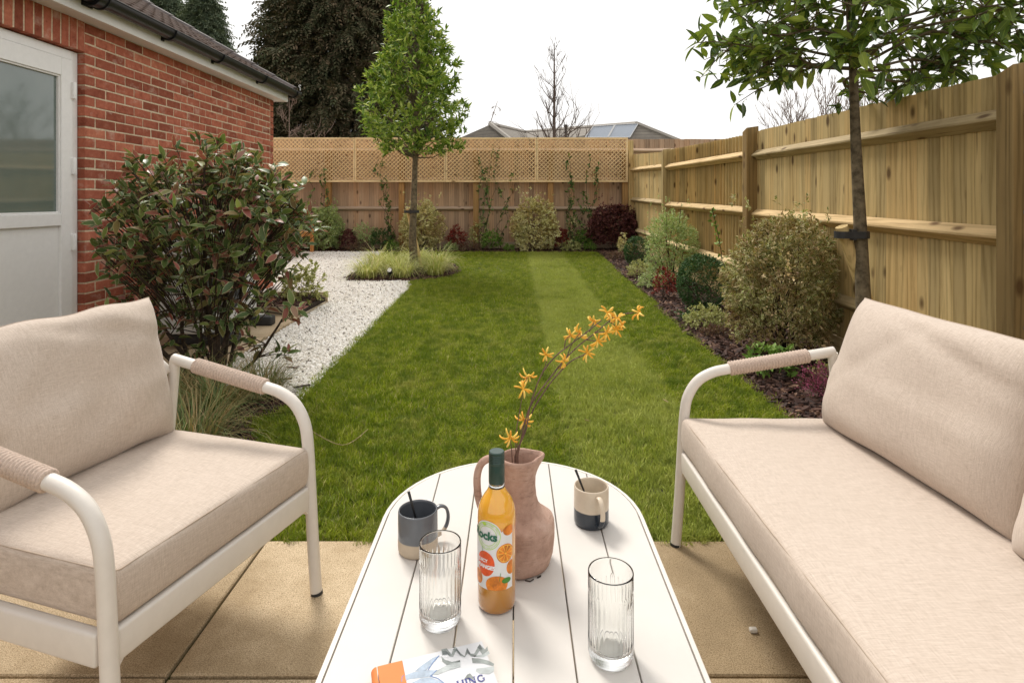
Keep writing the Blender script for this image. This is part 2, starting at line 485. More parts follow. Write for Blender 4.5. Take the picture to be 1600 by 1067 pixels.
def grassmat():
    m, nt, b = newmat('lawn grass blades')
    g = nd(nt, 'ShaderNodeNewGeometry'); oi = nd(nt, 'ShaderNodeObjectInfo')
    rr = math_(nt, 'FRACT', math_(nt, 'ADD', g.outputs['Random Per Island'], oi.outputs['Random']))
    col = ramp(nt, rr, [(0, (0.13, 0.19, 0.008)), (0.4, (0.27, 0.36, 0.015)), (0.72, (0.40, 0.47, 0.028)), (0.88, (0.42, 0.42, 0.09)), (1.0, (0.66, 0.55, 0.28))])
    pos = g.outputs['Position']
    n1 = noise(nt, pos, 1.3, 4, 0.6)
    col = mix(nt, ramp(nt, n1, [(0.38, (0, 0, 0)), (0.68, (0.6, 0.6, 0.6))]), col, (0.36, 0.40, 0.05))
    n2 = noise(nt, pos, 9, 4, 0.75)
    n3 = noise(nt, pos, 2.6, 5, 0.7)
    col = mix(nt, ramp(nt, n3, [(0.52, (0, 0, 0)), (0.72, (0.7, 0.7, 0.7))]), col, (0.46, 0.44, 0.13))
    col = mix(nt, ramp(nt, n2, [(0.4, (0.75, 0.75, 0.75)), (0.58, (0, 0, 0))]), col, (0.10, 0.17, 0.014))
    # paler mown strip: light off the leaning blades, painted in as a yellower tint
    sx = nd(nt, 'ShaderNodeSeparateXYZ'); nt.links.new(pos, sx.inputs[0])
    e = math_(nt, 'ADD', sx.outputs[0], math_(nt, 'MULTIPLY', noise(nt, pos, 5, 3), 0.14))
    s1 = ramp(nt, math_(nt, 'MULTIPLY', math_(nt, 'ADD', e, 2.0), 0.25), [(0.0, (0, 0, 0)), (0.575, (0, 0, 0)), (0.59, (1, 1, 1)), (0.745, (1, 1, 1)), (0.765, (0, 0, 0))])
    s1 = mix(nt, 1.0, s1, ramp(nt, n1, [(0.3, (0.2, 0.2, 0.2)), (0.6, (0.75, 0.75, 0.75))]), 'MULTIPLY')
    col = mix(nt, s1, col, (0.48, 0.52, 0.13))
    nt.links.new(col, b.inputs['Base Color'])
    b.inputs['Roughness'].default_value = 0.55; b.inputs['Specular IOR Level'].default_value = 0.12
    tr = nd(nt, 'ShaderNodeBsdfTranslucent'); ms = nd(nt, 'ShaderNodeMixShader'); ms.inputs[0].default_value = 0.3
    nt.links.new(col, tr.inputs[0]); nt.links.new(b.outputs[0], ms.inputs[1]); nt.links.new(tr.outputs[0], ms.inputs[2])
    nt.links.new(ms.outputs[0], nt.nodes['Material Output'].inputs[0])
    return m
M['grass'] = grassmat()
# ================================================================== GROUND
def poly_sheet(name, pts, off, mat, kind='structure', extra_y=(2.1,)):
    # planar polygon in x,y draped on the sloping ground
    tri = tessellate_polygon([[Vector((p[0], p[1], 0)) for p in pts]])
    me = bpy.data.meshes.new(name)
    me.from_pydata([(p[0], p[1], zg(p[1]) + off) for p in pts], [], [tuple(t) for t in tri])
    bm = bmesh.new(); bm.from_mesh(me)
    for f in bm.faces:
        if f.normal.z < 0: f.normal_flip()
    bm.to_mesh(me); bm.free()
    me.materials.append(mat)
    return link(name, me, kind=kind)

ys = [-400, 2.1, 12.6, 400]
m = MB()
for i in range(3):
    a, b_ = ys[i], ys[i+1]
    m.add([(-400, a, zg(a)-.06), (400, a, zg(a)-.06), (400, b_, zg(b_)-.06), (-400, b_, zg(b_)-.06)], [(0, 1, 2, 3)])
m.build('ground', M['ground'], kind='structure')

LAWN = [(-1.15,2.12),(1.52,2.12),(1.51,3.3),(1.50,4.7),(1.55,7.0),(1.60,9.3),(1.66,11.62),(-2.54,11.66),(-2.34,9.12),(-2.25,9.55),(-1.6,9.8),(-0.98,9.85),(-0.80,8.9),(-0.87,8.45),(-1.39,8.0),(-1.31,7.5),(-1.29,5.5),(-1.27,3.52),(-1.43,3.22),(-1.29,2.95),(-1.15,2.6)]
GRAVEL = [(-2.05,4.1),(-1.9,3.75),(-1.6,3.56),(-1.27,3.52),(-1.29,5.5),(-1.31,7.5),(-1.39,8.0),(-2.30,8.05),(-2.34,9.12),(-2.54,11.66),(-9,11.7),(-9,7.6),(-3.08,7.6),(-3.08,6.58),(-2.06,6.55)]
BED_L = [(-2.25,2.12),(-1.15,2.12),(-1.15,2.6),(-1.29,2.95),(-1.43,3.22),(-1.27,3.52),(-1.6,3.56),(-1.9,3.75),(-2.05,4.1),(-2.25,4.1)]
BED_R = [(1.52,2.125),(2.44,2.125),(2.44,12.2),(2.44,12.25),(1.66,12.25),(1.66,11.62),(1.60,9.3),(1.55,7.0),(1.50,4.7),(1.51,3.3)]
BED_B = [(-9,11.7),(-2.54,11.66),(1.66,11.62),(1.66,12.25),(-9,12.25)]
BED_T = [(-2.30,8.05),(-1.39,8.0),(-0.87,8.45),(-0.80,8.9),(-0.98,9.85),(-1.6,9.8),(-2.25,9.55),(-2.34,9.12)]
poly_sheet('lawn', LAWN, -0.028, M['lawn_soil'])
poly_sheet('gravel_path', GRAVEL, -0.020, M['gravel_base'])
for i, b_ in enumerate((BED_L, BED_R, BED_B, BED_T)):
    poly_sheet('planting_bed', b_, -0.024, M['soil'])

# patio and side path: base sheet plus single slabs
m = MB(); m.box(-4.2, 2.44, -1.2, 2.115, -0.055, -0.014); m.box(-4.2, -2.26, 2.115, 4.1, -0.055, -0.014)
patio = m.build('patio', M['joint'], kind='structure')
def slab_mesh(w_, d, mat, seed):
    rs = random.Random(seed)
    mm = MB(); h = 0.05; c = 0.004
    def j(): return rs.uniform(-.0012, .0012)
    o = [(-w_/2+j(), -d/2+j()), (w_/2+j(), -d/2+j()), (w_/2+j(), d/2+j()), (-w_/2+j(), d/2+j())]
    vs = [(x, y, -h) for x, y in o] + [(x, y, -c) for x, y in o] + [(x*(1-c*2/w_), y*(1-c*2/d), 0) for x, y in o]
    fs = [(i, (i+1) % 4, 4+(i+1) % 4, 4+i) for i in range(4)] + [(4+i, 4+(i+1) % 4, 8+(i+1) % 4, 8+i) for i in range(4)] + [(8, 9, 10, 11)]
    mm.add(vs, fs); return mm.mesh('paving_slab', mat)
SLM = [slab_mesh(0.891, 0.591, M['slab'], k) for k in range(3)]
for r_ in range(6):
    yc = 2.1 - 0.3 - 0.6 * r_
    for c_ in range(8):
        xc = -0.872 - 0.45 + 0.9 * (c_ - 2)
        if r_ % 2: pass
        link('paving_slab', SLM[(r_*3+c_) % 3], parent=patio, loc=(xc, yc, RS.uniform(-.0015, .0015)))
for r_ in range(3):
    for c_ in range(2):
        link('paving_slab', SLM[r_ % 3], parent=patio, loc=(-2.72 - 0.9*c_, 2.4 + .6*r_, RS.uniform(-.001, .001)))
m = MB()
m.add([(-3.08, 4.1, zg(4.1)-.03), (-2.05, 4.1, zg(4.1)-.03), (-2.05, 5.76, zg(5.76)-.03), (-3.08, 5.76, zg(5.76)-.03)], [(0, 1, 2, 3)])
spath = m.build('side_path', M['joint'], kind='structure')
SLP = [slab_mesh(0.505, 0.408, M['slab2'], 10+k) for k in range(3)]
for r_ in range(4):
    for c_ in range(2):
        yc = 4.31 + 0.415 * r_
        o = link('paving_slab', SLP[(r_+c_) % 3], parent=spath, loc=(-2.313 - 0.512*c_, yc, zg(yc)+.004 + RS.uniform(-.001, .001)))
        o.rotation_euler = (math.atan(SL), 0, 0)

# ------------------------------------------------------------------ scattered cover (nobody could count it)
def inside(poly, x, y):
    c = False; n = len(poly); j = n - 1
    for i in range(n):
        xi, yi = poly[i]; xj, yj = poly[j]
        if (yi > y) != (yj > y) and x < (xj-xi)*(y-yi)/(yj-yi)+xi: c = not c
        j = i
    return c
def cells(name, poly, cell, off, mat, dens, lean=None):
    xs = [p[0] for p in poly]; ysx = [p[1] for p in poly]
    vs = []; fs = []; D = []; L = []
    x = min(xs)
    nx = int((max(xs)-min(xs))/cell)+1; ny = int((max(ysx)-min(ysx))/cell)+1
    for i in range(nx):
        for j in range(ny):
            x = min(xs)+i*cell; y = min(ysx)+j*cell
            if inside(poly, x+cell/2, y+cell/2):
                b_ = len(vs)
                for dx, dy in ((0,0),(1,0),(1,1),(0,1)):
                    X, Y = x+dx*cell, y+dy*cell
                    vs.append((X, Y, zg(Y)+off)); D.append(dens(X, Y)); L.append(lean(X, Y) if lean else 0)
                fs.append((b_, b_+1, b_+2, b_+3))
    me = bpy.data.meshes.new(name); me.from_pydata(vs, [], fs)
    a = me.attributes.new('dens', 'FLOAT', 'POINT'); a.data.foreach_set('value', D)
    a = me.attributes.new('lean', 'FLOAT', 'POINT'); a.data.foreach_set('value', L)
    me.materials.append(mat)
    return me
def scatter(name, me, templates, label, cat, smin, smax, rot_full=False, tilt=0.2, seed=0, jit=0.0):
    col = bpy.data.collections.new(name + ' pieces')
    for k, t in enumerate(templates):
        col.objects.link(bpy.data.objects.new(name + ' piece', t))
    o = link(name, me)
    tag(o, label, cat, kind='stuff')
    ng = bpy.data.node_groups.new(name, 'GeometryNodeTree')
    ng.interface.new_socket(name='Geometry', in_out='INPUT', socket_type='NodeSocketGeometry')
    ng.interface.new_socket(name='Geometry', in_out='OUTPUT', socket_type='NodeSocketGeometry')
    N = ng.nodes; L = ng.links
    gi = N.new('NodeGroupInput'); go = N.new('NodeGroupOutput')
    dp = N.new('GeometryNodeDistributePointsOnFaces'); dp.distribute_method = 'RANDOM'; dp.inputs['Seed'].default_value = seed
    na = N.new('GeometryNodeInputNamedAttribute'); na.data_type = 'FLOAT'; na.inputs['Name'].default_value = 'dens'
    nl = N.new('GeometryNodeInputNamedAttribute'); nl.data_type = 'FLOAT'; nl.inputs['Name'].default_value = 'lean'
    L.new(gi.outputs[0], dp.inputs['Mesh']); L.new(na.outputs['Attribute'], dp.inputs['Density'])
    ci = N.new('GeometryNodeCollectionInfo'); ci.inputs['Collection'].default_value = col
    ci.inputs['Separate Children'].default_value = True; ci.inputs['Reset Children'].default_value = True
    ip = N.new('GeometryNodeInstanceOnPoints'); ip.inputs['Pick Instance'].default_value = True
    L.new(dp.outputs['Points'], ip.inputs['Points']); L.new(ci.outputs[0], ip.inputs['Instance'])
    rv = N.new('FunctionNodeRandomValue'); rv.data_type = 'FLOAT_VECTOR'
    if rot_full:
        rv.inputs['Min'].default_value = (0, 0, 0); rv.inputs['Max'].default_value = (6.28, 6.28, 6.28)
    else:
        rv.inputs['Min'].default_value = (-tilt, -tilt, 0); rv.inputs['Max'].default_value = (tilt, tilt, 6.28)
    L.new(rv.outputs['Value'], ip.inputs['Rotation'])
    rs = N.new('FunctionNodeRandomValue'); rs.data_type = 'FLOAT'
    fo = [s for s in rs.inputs if s.type == 'VALUE' and s.enabled] or rs.inputs
    rs.inputs[2].default_value = smin; rs.inputs[3].default_value = smax
    L.new(rs.outputs[1], ip.inputs['Scale'])
    ri = N.new('GeometryNodeRotateInstances')
    cx = N.new('ShaderNodeCombineXYZ'); L.new(nl.outputs['Attribute'], cx.inputs[0])
    L.new(ip.outputs[0], ri.inputs['Instances']); L.new(cx.outputs[0], ri.inputs['Rotation'])
    ri.inputs['Local Space'].default_value = False
    pn = N.new('GeometryNodeInputPosition'); L.new(pn.outputs[0], ri.inputs['Pivot Point'])
    last = ri.outputs[0]
    if jit:
        tr = N.new('GeometryNodeTranslateInstances'); r2 = N.new('FunctionNodeRandomValue'); r2.data_type = 'FLOAT_VECTOR'
        r2.inputs['Min'].default_value = (0, 0, -jit); r2.inputs['Max'].default_value = (0, 0, jit); r2.inputs['Seed'].default_value = 5
        L.new(last, tr.inputs['Instances']); L.new(r2.outputs['Value'], tr.inputs['Translation']); tr.inputs['Local Space'].default_value = False
        last = tr.outputs[0]
    L.new(last, go.inputs[0])
    md = o.modifiers.new('scatter', 'NODES'); md.node_group = ng
    return o

def tuft(seed, n=30, rad=0.038, hmin=0.014, hmax=0.036, wid=0.0013):
    rs = np.random.RandomState(seed); vs = []; fs = []
    for i in range(n):
        a = rs.uniform(0, 2*PI); r_ = rad * math.sqrt(rs.uniform()); bx, by = r_*math.cos(a), r_*math.sin(a)
        h = rs.uniform(hmin, hmax); la = rs.uniform(0, 2*PI); ln = rs.uniform(0.1, 1.25) * h
        dx, dy = math.cos(la)*ln, math.sin(la)*ln; wx, wy = -math.sin(la)*wid, math.cos(la)*wid
        b_ = len(vs)
        vs += [(bx-wx, by-wy, 0), (bx+wx, by+wy, 0), (bx+dx*.35+wx*.9, by+dy*.35+wy*.9, h*.6), (bx+dx*.35-wx*.9, by+dy*.35-wy*.9, h*.6), (bx+dx, by+dy, h)]
        fs += [(b_, b_+1, b_+2, b_+3), (b_+3, b_+2, b_+4)]
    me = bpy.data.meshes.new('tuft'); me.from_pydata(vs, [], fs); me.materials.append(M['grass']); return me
def strip_lean(x, y):
    k = math.floor((x - 0.29) / 0.66)
    return -0.30 if k % 2 == 0 else 0.22
def gd(x, y):
    v = 1500 if y < 4 else max(420, 1500 - (y-4)*210)
    return v * (1.0 if y > 2.2 else 1.2)
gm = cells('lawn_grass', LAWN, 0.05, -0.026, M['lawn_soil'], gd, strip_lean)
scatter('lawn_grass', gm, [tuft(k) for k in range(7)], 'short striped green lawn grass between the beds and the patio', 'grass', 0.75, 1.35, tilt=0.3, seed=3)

em = cells('edge_grass', [(-1.15, 2.075), (1.52, 2.075), (1.52, 2.135), (-1.15, 2.135)], 0.02, -0.006, M['lawn_soil'], lambda x, y: (3200 if y > 2.1 else 1300) * max(0, math.sin(x*17.3) * math.sin(x*5.1 + 1) + .40))
scatter('edge_grass', em, [tuft(60+k) for k in range(3)], 'ragged grass creeping over the edge of the paving', 'grass', 0.5, 1.0, tilt=0.6, seed=13)

def stone_mesh(seed):
    bm = bmesh.new(); bmesh.ops.create_icosphere(bm, subdivisions=1, radius=1); rs = random.Random(seed)
    sx, sy, sz = rs.uniform(.8, 1.25), rs.uniform(.6, 1), rs.uniform(.45, .8)
    for v in bm.verts:
        k = rs.uniform(.78, 1.15); v.co = Vector((v.co.x*sx*k, v.co.y*sy*k, v.co.z*sz*k)) * 0.0105
    me = bpy.data.meshes.new('stone'); bm.to_mesh(me); bm.free(); me.materials.append(M['stone']); return me
sm = cells('gravel_stones', GRAVEL, 0.06, -0.014, M['gravel_base'], lambda x, y: (4200 if y < 6 else 3000) if x > -4.5 else 400)
scatter('gravel_stones', sm, [stone_mesh(k) for k in range(8)], 'loose white stone chippings covering the path beside the lawn', 'gravel', 0.65, 1.5, rot_full=True, seed=2, jit=0.006)

def chip_mesh(seed):
    rs = random.Random(seed); mm = MB()
    L_, W_, H_ = rs.uniform(.014, .034), rs.uniform(.007, .013), rs.uniform(.002, .005)
    n = 6; top = []
    for i in range(n):
        a = 2*PI*i/n + rs.uniform(-.25, .25); top.append((L_*math.cos(a)*rs.uniform(.75, 1.1), W_*math.sin(a)*rs.uniform(.75, 1.1)))
    vs = [(x, y, -H_) for x, y in top] + [(x*.92, y*.9, H_ + rs.uniform(-.001, .002)) for x, y in top]
    mm.add(vs, [(i, (i+1) % n, n+(i+1) % n, n+i) for i in range(n)] + [tuple(range(n, 2*n)), tuple(reversed(range(n)))])
    return mm.mesh('chip', M['chip'])
CH = [chip_mesh(k) for k in range(8)]
for nm, pl, lb, dn in (('bark_mulch', BED_L, 'dark bark mulch in the bed around the red leaved shrub', 2300), ('bark_mulch', BED_R, 'dark bark mulch along the foot of the right hand fence', 1700),
                   ('bark_mulch', BED_B, 'dark bark mulch along the foot of the trellis fence', 900), ('bark_mulch', BED_T, 'dark bark mulch in the bed around the lawn tree', 1300)):
    cm = cells(nm, pl, 0.07, -0.012, M['soil'], lambda x, y, dn=dn: dn if x > -4.5 else 50)
    scatter(nm, cm, CH, lb, 'mulch', 0.8, 1.8, tilt=0.55, seed=5, jit=0.008)

# ================================================================== HOUSE
house = empty('brick_house', (-3.08, 7.56, 0), 0, 'red brick bungalow with black gutter and white door at the left edge', 'house')
def H(x, y, z=0): return (x + 3.08, y - 7.56, z)       # world -> house space
hx = lambda mb: [setattr(mb, 'v', [H(*p) for p in mb.v])][0]
def hbuild(mb, name, mat, parent=None, **k):
    hx(mb); return mb.build(name, mat, parent or house, **k)
m = MB()
m.box(-3.35, -3.0828, 4.286, 7.552, -0.1, 2.47)
m.box(-3.35, -3.0828, -1.0, 3.238, -0.1, 2.47)
m.box(-3.35, -3.16, 3.238, 4.286, 2.253, 2.47)
wall = hbuild(m, 'wall', M['mortar'])
m = MB(); m.box(-3.16, -3.0832, 3.2, 4.281, 2.262, 2.47); hbuild(m, 'lintel_mortar', M['mortar'], )
m = MB(); m.box(-8.5, -3.352, 7.30, 7.552, -0.1, 2.47); m.add([(-8.5,7.5,2.472),(-3.1,7.5,2.472),(-5.8,7.5,4.2)], [(0,1,2)])
hbuild(m, 'gable_wall', M['gable'])
m = MB(); m.box(-8.5, -3.352, -1.0, 7.29, -0.1, 2.46); hbuild(m, 'house_core', M['mortar'])

def brick_mesh(L_, Hh, D, seed):
    # origin at the back bottom near corner; long along y, proud face at +x
    rs = random.Random(seed); c = 0.0035
    def j(a=.0016): return rs.uniform(-a, a)
    mm = MB()
    b4 = [(0,0),(L_,0),(L_,Hh),(0,Hh)]
    mid = [(y+j(), z+j()) for y, z in b4]
    fr = [(y + (c if y < L_/2 else -c) + j(), z + (c if z < Hh/2 else -c) + j()) for y, z in b4]
    vs = [(-D, y, z) for y, z in b4] + [(-c, y, z) for y, z in mid] + [(j(.0012), y, z) for y, z in fr]
    fs = [(i, (i+1) % 4, 4+(i+1) % 4, 4+i) for i in range(4)] + [(4+i, 4+(i+1) % 4, 8+(i+1) % 4, 8+i) for i in range(4)] + [(8, 9, 10, 11), (3, 2, 1, 0)]
    mm.add(vs, fs); return mm
FULL = [brick_mesh(.215, .065, .10, k) for k in range(6)]; HALF = [brick_mesh(.1025, .065, .10, 20+k) for k in range(4)]
FM = [b_.mesh('brick', M['brick']) for b_ in FULL]; HM = [b_.mesh('brick', M['brick']) for b_ in HALF]
rest = MB(); nb = 0
rows = 32
for r_ in range(rows):
    z = 2.47 - 0.075 * (r_ + 1) + 0.008
    y = 4.28; first = True
    half = (r_ % 2 == 1)
    while y < 7.55:
        Lb = .1025 if (half and first) or y + .215 > 7.57 else .215
        src = (HALF if Lb < .2 else FULL); k = RS.randint(len(src))
        # single bricks where the photograph shows the wall, joined behind the shrub and the chair
        if nb < 298 and r_ < 21:
            o = link('brick', (HM if Lb < .2 else FM)[k], parent=wall, loc=Vector(H(-3.08 + RS.uniform(-.0018, .0018), y, z)))
            nb += 1
        else:
            rest.add([H(p[0]-3.08, p[1]+y, p[2]+z) for p in src[k].v], src[k].f)
        y += Lb + 0.01; first = False
for r_ in range(rows):        # wall nearer than the door, outside the frame
    z = 2.47 - 0.075 * (r_ + 1) + 0.008; y = 3.238 - .215 - (0 if r_ % 2 else .1125)
    while y > -1:
        k = RS.randint(6); rest.add([H(p[0]-3.08, p[1]+y, p[2]+z) for p in FULL[k].v], FULL[k].f); y -= .225
rest.build('brickwork', M['brick'], wall, kind='stuff')
SO = [brick_mesh(.065, .215, .07, 40+k) for k in range(4)]; SOM = [b_.mesh('soldier_brick', M['brick']) for b_ in SO]
y = 4.28 - .068
while y > 3.15:
    link('soldier_brick', SOM[RS.randint(4)], parent=wall, loc=Vector(H(-3.079 + RS.uniform(-.002, .002), y, 2.2575)))
    y -= 0.0762
# door set back in the wall
door = empty('door', H(-3.13, 4.276, 0), parent=house)
def D(mb): mb.v = [(p[0]+3.13, p[1]-4.276, p[2]) for p in mb.v]; return mb
m = MB()
m.box(-3.19, -3.130, 4.215, 4.276, 0.02, 2.250); m.box(-3.19, -3.130, 3.24, 3.30, 0.02, 2.250); m.box(-3.19, -3.130, 3.30, 4.215, 2.185, 2.250)
D(m).build('door_frame', M['upvc'], door, bevel=.004)
m = MB()
m.box(-3.180, -3.118, 4.108, 4.212, 0.08, 2.182); m.box(-3.180, -3.118, 3.303, 3.410, 0.08, 2.182)
m.box(-3.180, -3.118, 3.410, 4.108, 2.058, 2.182); m.box(-3.180, -3.118, 3.410, 4.108, 1.02, 1.105); m.box(-3.180, -3.118, 3.410, 4.108, 0.08, 0.24)
D(m).build('door_leaf', M['upvc'], door, bevel=.004)
m = MB(); m.box(-3.165, -3.140, 3.40, 4.115, .235, 1.03); D(m).build('door_panel', M['upvc'], door)
m = MB()
for y0, y1, z0, z1 in ((4.096,4.1075,1.105,2.058),(3.41,3.4225,1.105,2.058),(3.4225,4.096,2.046,2.058),(3.4225,4.096,1.105,1.117)): m.box(-3.150,-3.128,y0,y1,z0,z1)
D(m).build('glazing_bead', M['upvc'], door, bevel=.003)
gmat, gnt, gb = newmat('obscured door glass')
nf = noise(gnt, objco(gnt), 1.6, 3)
gnt.links.new(ramp(gnt, nf, [(0.3, (0.10, 0.145, 0.125)), (0.7, (0.16, 0.20, 0.18))]), gb.inputs['Base Color'])
gb.inputs['Roughness'].default_value = 0.06; gb.inputs['Specular IOR Level'].default_value = 0.9; gb.inputs['Coat Weight'].default_value = 0.5
m = MB(); m.box(-3.160, -3.146, 3.405, 4.112, 1.10, 2.062); D(m).build('glass_pane', gmat, door)
for zz in (1.97, 1.436, 0.90):
    m = rounded_box(.014, .017, .060, .008, (1, 1, 3), 3); m.v = [(p[0]-3.112, p[1]+4.214, p[2]+zz) for p in m.v]
    m.tube([(-3.106, 4.222, zz-.062), (-3.106, 4.222, zz+.06)], .007, 8)
    D(m).build('hinge', M['upvc'], door, smooth=True, autosmooth=40)
m = MB(); m.tube([(-3.10, 3.355, 1.02), (-3.07, 3.355, 1.02), (-3.068, 3.44, 1.02)], .009, 8); m.box(-3.118, -3.105, 3.34, 3.37, .92, 1.14)
D(m).build('door_handle', M['upvc'], door, smooth=False)
m = MB(); m.box(-3.20, -3.05, 3.24, 4.276, -0.03, 0.018); D(m).build('threshold', M['slab'], door)
# eaves
m = MB(); m.box(-3.35, -2.938, -1.0, 7.70, 2.473, 2.484); hbuild(m, 'soffit', M['soffit'])
m = MB(); m.box(-2.936, -2.920, -1.0, 7.715, 2.462, 2.64); m.box(-3.6, -2.938, 7.702, 7.718, 2.462, 2.64); hbuild(m, 'fascia', M['soffit'], bevel=.002)
GX, GZ, GR = -2.856, 2.600, 0.062
prof = [(GR*math.cos(a), GR*math.sin(a)*1.15) for a in np.linspace(PI, 2*PI, 13)] + [((GR-.004)*math.cos(a), (GR-.004)*math.sin(a)*1.15) for a in np.linspace(2*PI, PI, 13)]
m = MB(); m.prism(prof, (GX, -1, GZ), (GX, 7.86, GZ), (1, 0, 0), (0, 0, 1)); m.tube([(GX+GR, -1, GZ), (GX+GR, 7.86, GZ)], .005, 6)
m.prism([(GR*math.cos(a), GR*math.sin(a)*1.15) for a in np.linspace(PI, 2*PI, 13)], (GX, 7.86, GZ), (GX, 7.866, GZ), (1, 0, 0), (0, 0, 1))
gut = hbuild(m, 'gutter', M['black_plastic'], smooth=True, autosmooth=50)
def bracket(y, wide):
    mm = MB(); r1, r2 = GR+.002, GR+.012
    pr = [(r2*math.cos(a), r2*math.sin(a)*1.15) for a in np.linspace(PI, 2*PI, 13)] + [(r1*math.cos(a), r1*math.sin(a)*1.15) for a in np.linspace(2*PI, PI, 13)]
    mm.prism(pr, (GX, y, GZ), (GX, y+wide, GZ), (1, 0, 0), (0, 0, 1))
    mm.box(-2.919, GX-.01, y+wide*.3, y+wide*.7, 2.525, 2.55)
    mm.box(-2.919, -2.910, y, y+wide, 2.515, 2.60)
    if wide > .06:
        for q in (0, wide-.012): mm.prism([(p[0]*1.10, p[1]*1.10) for p in pr], (GX, y+q, GZ), (GX, y+q+.012, GZ), (1, 0, 0), (0, 0, 1))
    return mm
for y in (2.2, 3.1, 4.93+.0, 5.75, 6.75, 7.72): 
    hbuild(bracket(y, .035), 'gutter_bracket', M['black_plastic'], gut)
hbuild(bracket(4.02, .10), 'gutter_union', M['black_plastic'], gut)
# roof with tiles laid one by one
roofm = simple('brown roof tile', (0.17, 0.125, 0.105), 0.75, var=0.25, nscale=14, bmp=0.4, spec=0.3)
cth = math.atan(0.585); cs, sn = math.cos(cth), math.sin(cth)
m = MB(); m.prism([(0.02, -.004), (0, -.03), (3.0, -.03), (3.0, -.004)], (-2.90, -1, 2.62), (-2.90, 7.80, 2.62), (-cs, 0, sn), (sn, 0, cs))
m.prism([(0, -.03), (3.3, -.03), (3.3, -.004), (0, -.004)], (-8.6, -1, 2.60), (-8.6, 7.80, 2.60), (cs, 0, sn), (-sn, 0, cs))
roof = hbuild(m, 'roof', simple('roofing felt', (0.06, 0.055, 0.05), 0.9))
def tile_mesh(seed):
    rs = random.Random(seed); mm = MB(); W_, L_, t = .296, .335, .022
    pr = [(0, 0), (.06, .016), (.12, .0), (.15, .0), (.21, .016), (.27, 0), (W_, 0)]
    up = [(a, b_+.014) for a, b_ in pr]
    n = len(pr)
    vs = [(0, a, b_-.002+.012+rs.uniform(-.001,.001)) for a, b_ in pr] + [(0, a, b_+.012) for a, b_ in up] + [(-L_, a, b_-.012) for a, b_ in pr] + [(-L_, a, b_-.01) for a, b_ in up]
    fs = []
    for i in range(n-1):
        fs += [(i, i+1, n+i+1, n+i), (n+i, n+i+1, 3*n+i+1, 3*n+i), (i, 2*n+i, 2*n+i+1, i+1)]
    fs += [(0, n, 3*n, 2*n), (n-1, 2*n-1+0, 4*n-1, 3*n-1)]
    mm.add(vs, fs); return mm.mesh('roof_tile', roofm, smooth=True)
TM = [tile_mesh(k) for k in range(4)]
for c_ in range(9):
    for i in range(24):
        d = c_ * 0.31 - 0.03
        y = 7.80 - .30 * (i + 1)
        if y < .5: continue
        p = Vector((-2.90 - cs*d, y, 2.62 + sn*d))
        o = link('roof_tile', TM[RS.randint(4)], parent=roof, loc=Vector(H(*p)))
        o.rotation_euler = (0, math.atan2(sn, cs) , 0)
vergem = simple('dark verge cap', (0.085, 0.065, 0.06), 0.6, var=0.2, nscale=12)
for c_ in range(9):
    d = c_ * 0.31 - 0.03; a = Vector((-2.90 - cs*d, 7.80, 2.62 + sn*d)); b_ = a + Vector((-cs*.33, 0, sn*.33))
    mm = MB(); nn = Vector((sn, 0, cs))
    mm.prism([(-.10, .02), (-.07, .055), (.02, .06), (.055, .035), (.06, -.10), (.045, -.10), (.04, .02)], a + nn*.012, b_, (0, 1, 0), (sn, 0, cs))
    hbuild(mm, 'verge_cap', vergem, roof, bevel=.004)
# little curled wire at the gutter end
m = MB(); pts = [(-2.80, 7.82, 2.63)] + [(-2.80 + .035*math.sin(t)*(1-t/9), 7.82, 2.69 + .035*math.cos(t)*(1-t/9)) for t in np.linspace(PI, 3.2*PI, 22)]
hbuild(m.tube(pts, .006, 6), 'wire_curl', simple('pale wire', (.6, .6, .58), .3, metal=.5), gut)

# ================================================================== FENCES
def board_mesh(name, wid, top, bot, t0, t1, mat, flip=False, slope=0.0, seed=0):
    # wedge board, along +y by wid, thick edge at y=0 (or at far side if flip); face toward -x
    mm = MB(); a, b_ = (t1, t0) if flip else (t0, t1)
    vs = [(0, 0, bot), (0, wid, bot), (-b_, wid, bot), (-a, 0, bot), (0, 0, top), (0, wid, top+slope*wid), (-b_, wid, top+slope*wid), (-a, 0, top)]
    mm.add(vs, [(0,1,2,3), (4,7,6,5), (0,4,5,1), (1,5,6,2), (2,6,7,3), (3,7,4,0)]); return mm.mesh(name, mat)
fence = empty('timber_fence', (2.45, 2.8, 0), 0, 'tall green treated timber fence along the right side of the garden', 'fence')
FX = 2.455
def fl(x, y, z): return Vector((x - 2.45, y - 2.8, z))
bays = [(-0.35, 2.77, 1.77, 1.826, False), (2.88, 5.94, 1.826, 1.885, False), (6.06, 9.25, 1.870, 1.975, True), (9.37, 12.18, 1.955, 2.12, None)]
railz = [((1.60, 1.60), (1.0, 1.0), (.43, .43)), ((1.600, 1.640), (1.015, 1.055), (.43, .47)), ((1.650, 1.70), (1.075, 1.115), (.50, .53)), ((1.72, 1.80), (1.14, 1.20), (.56, .60))]
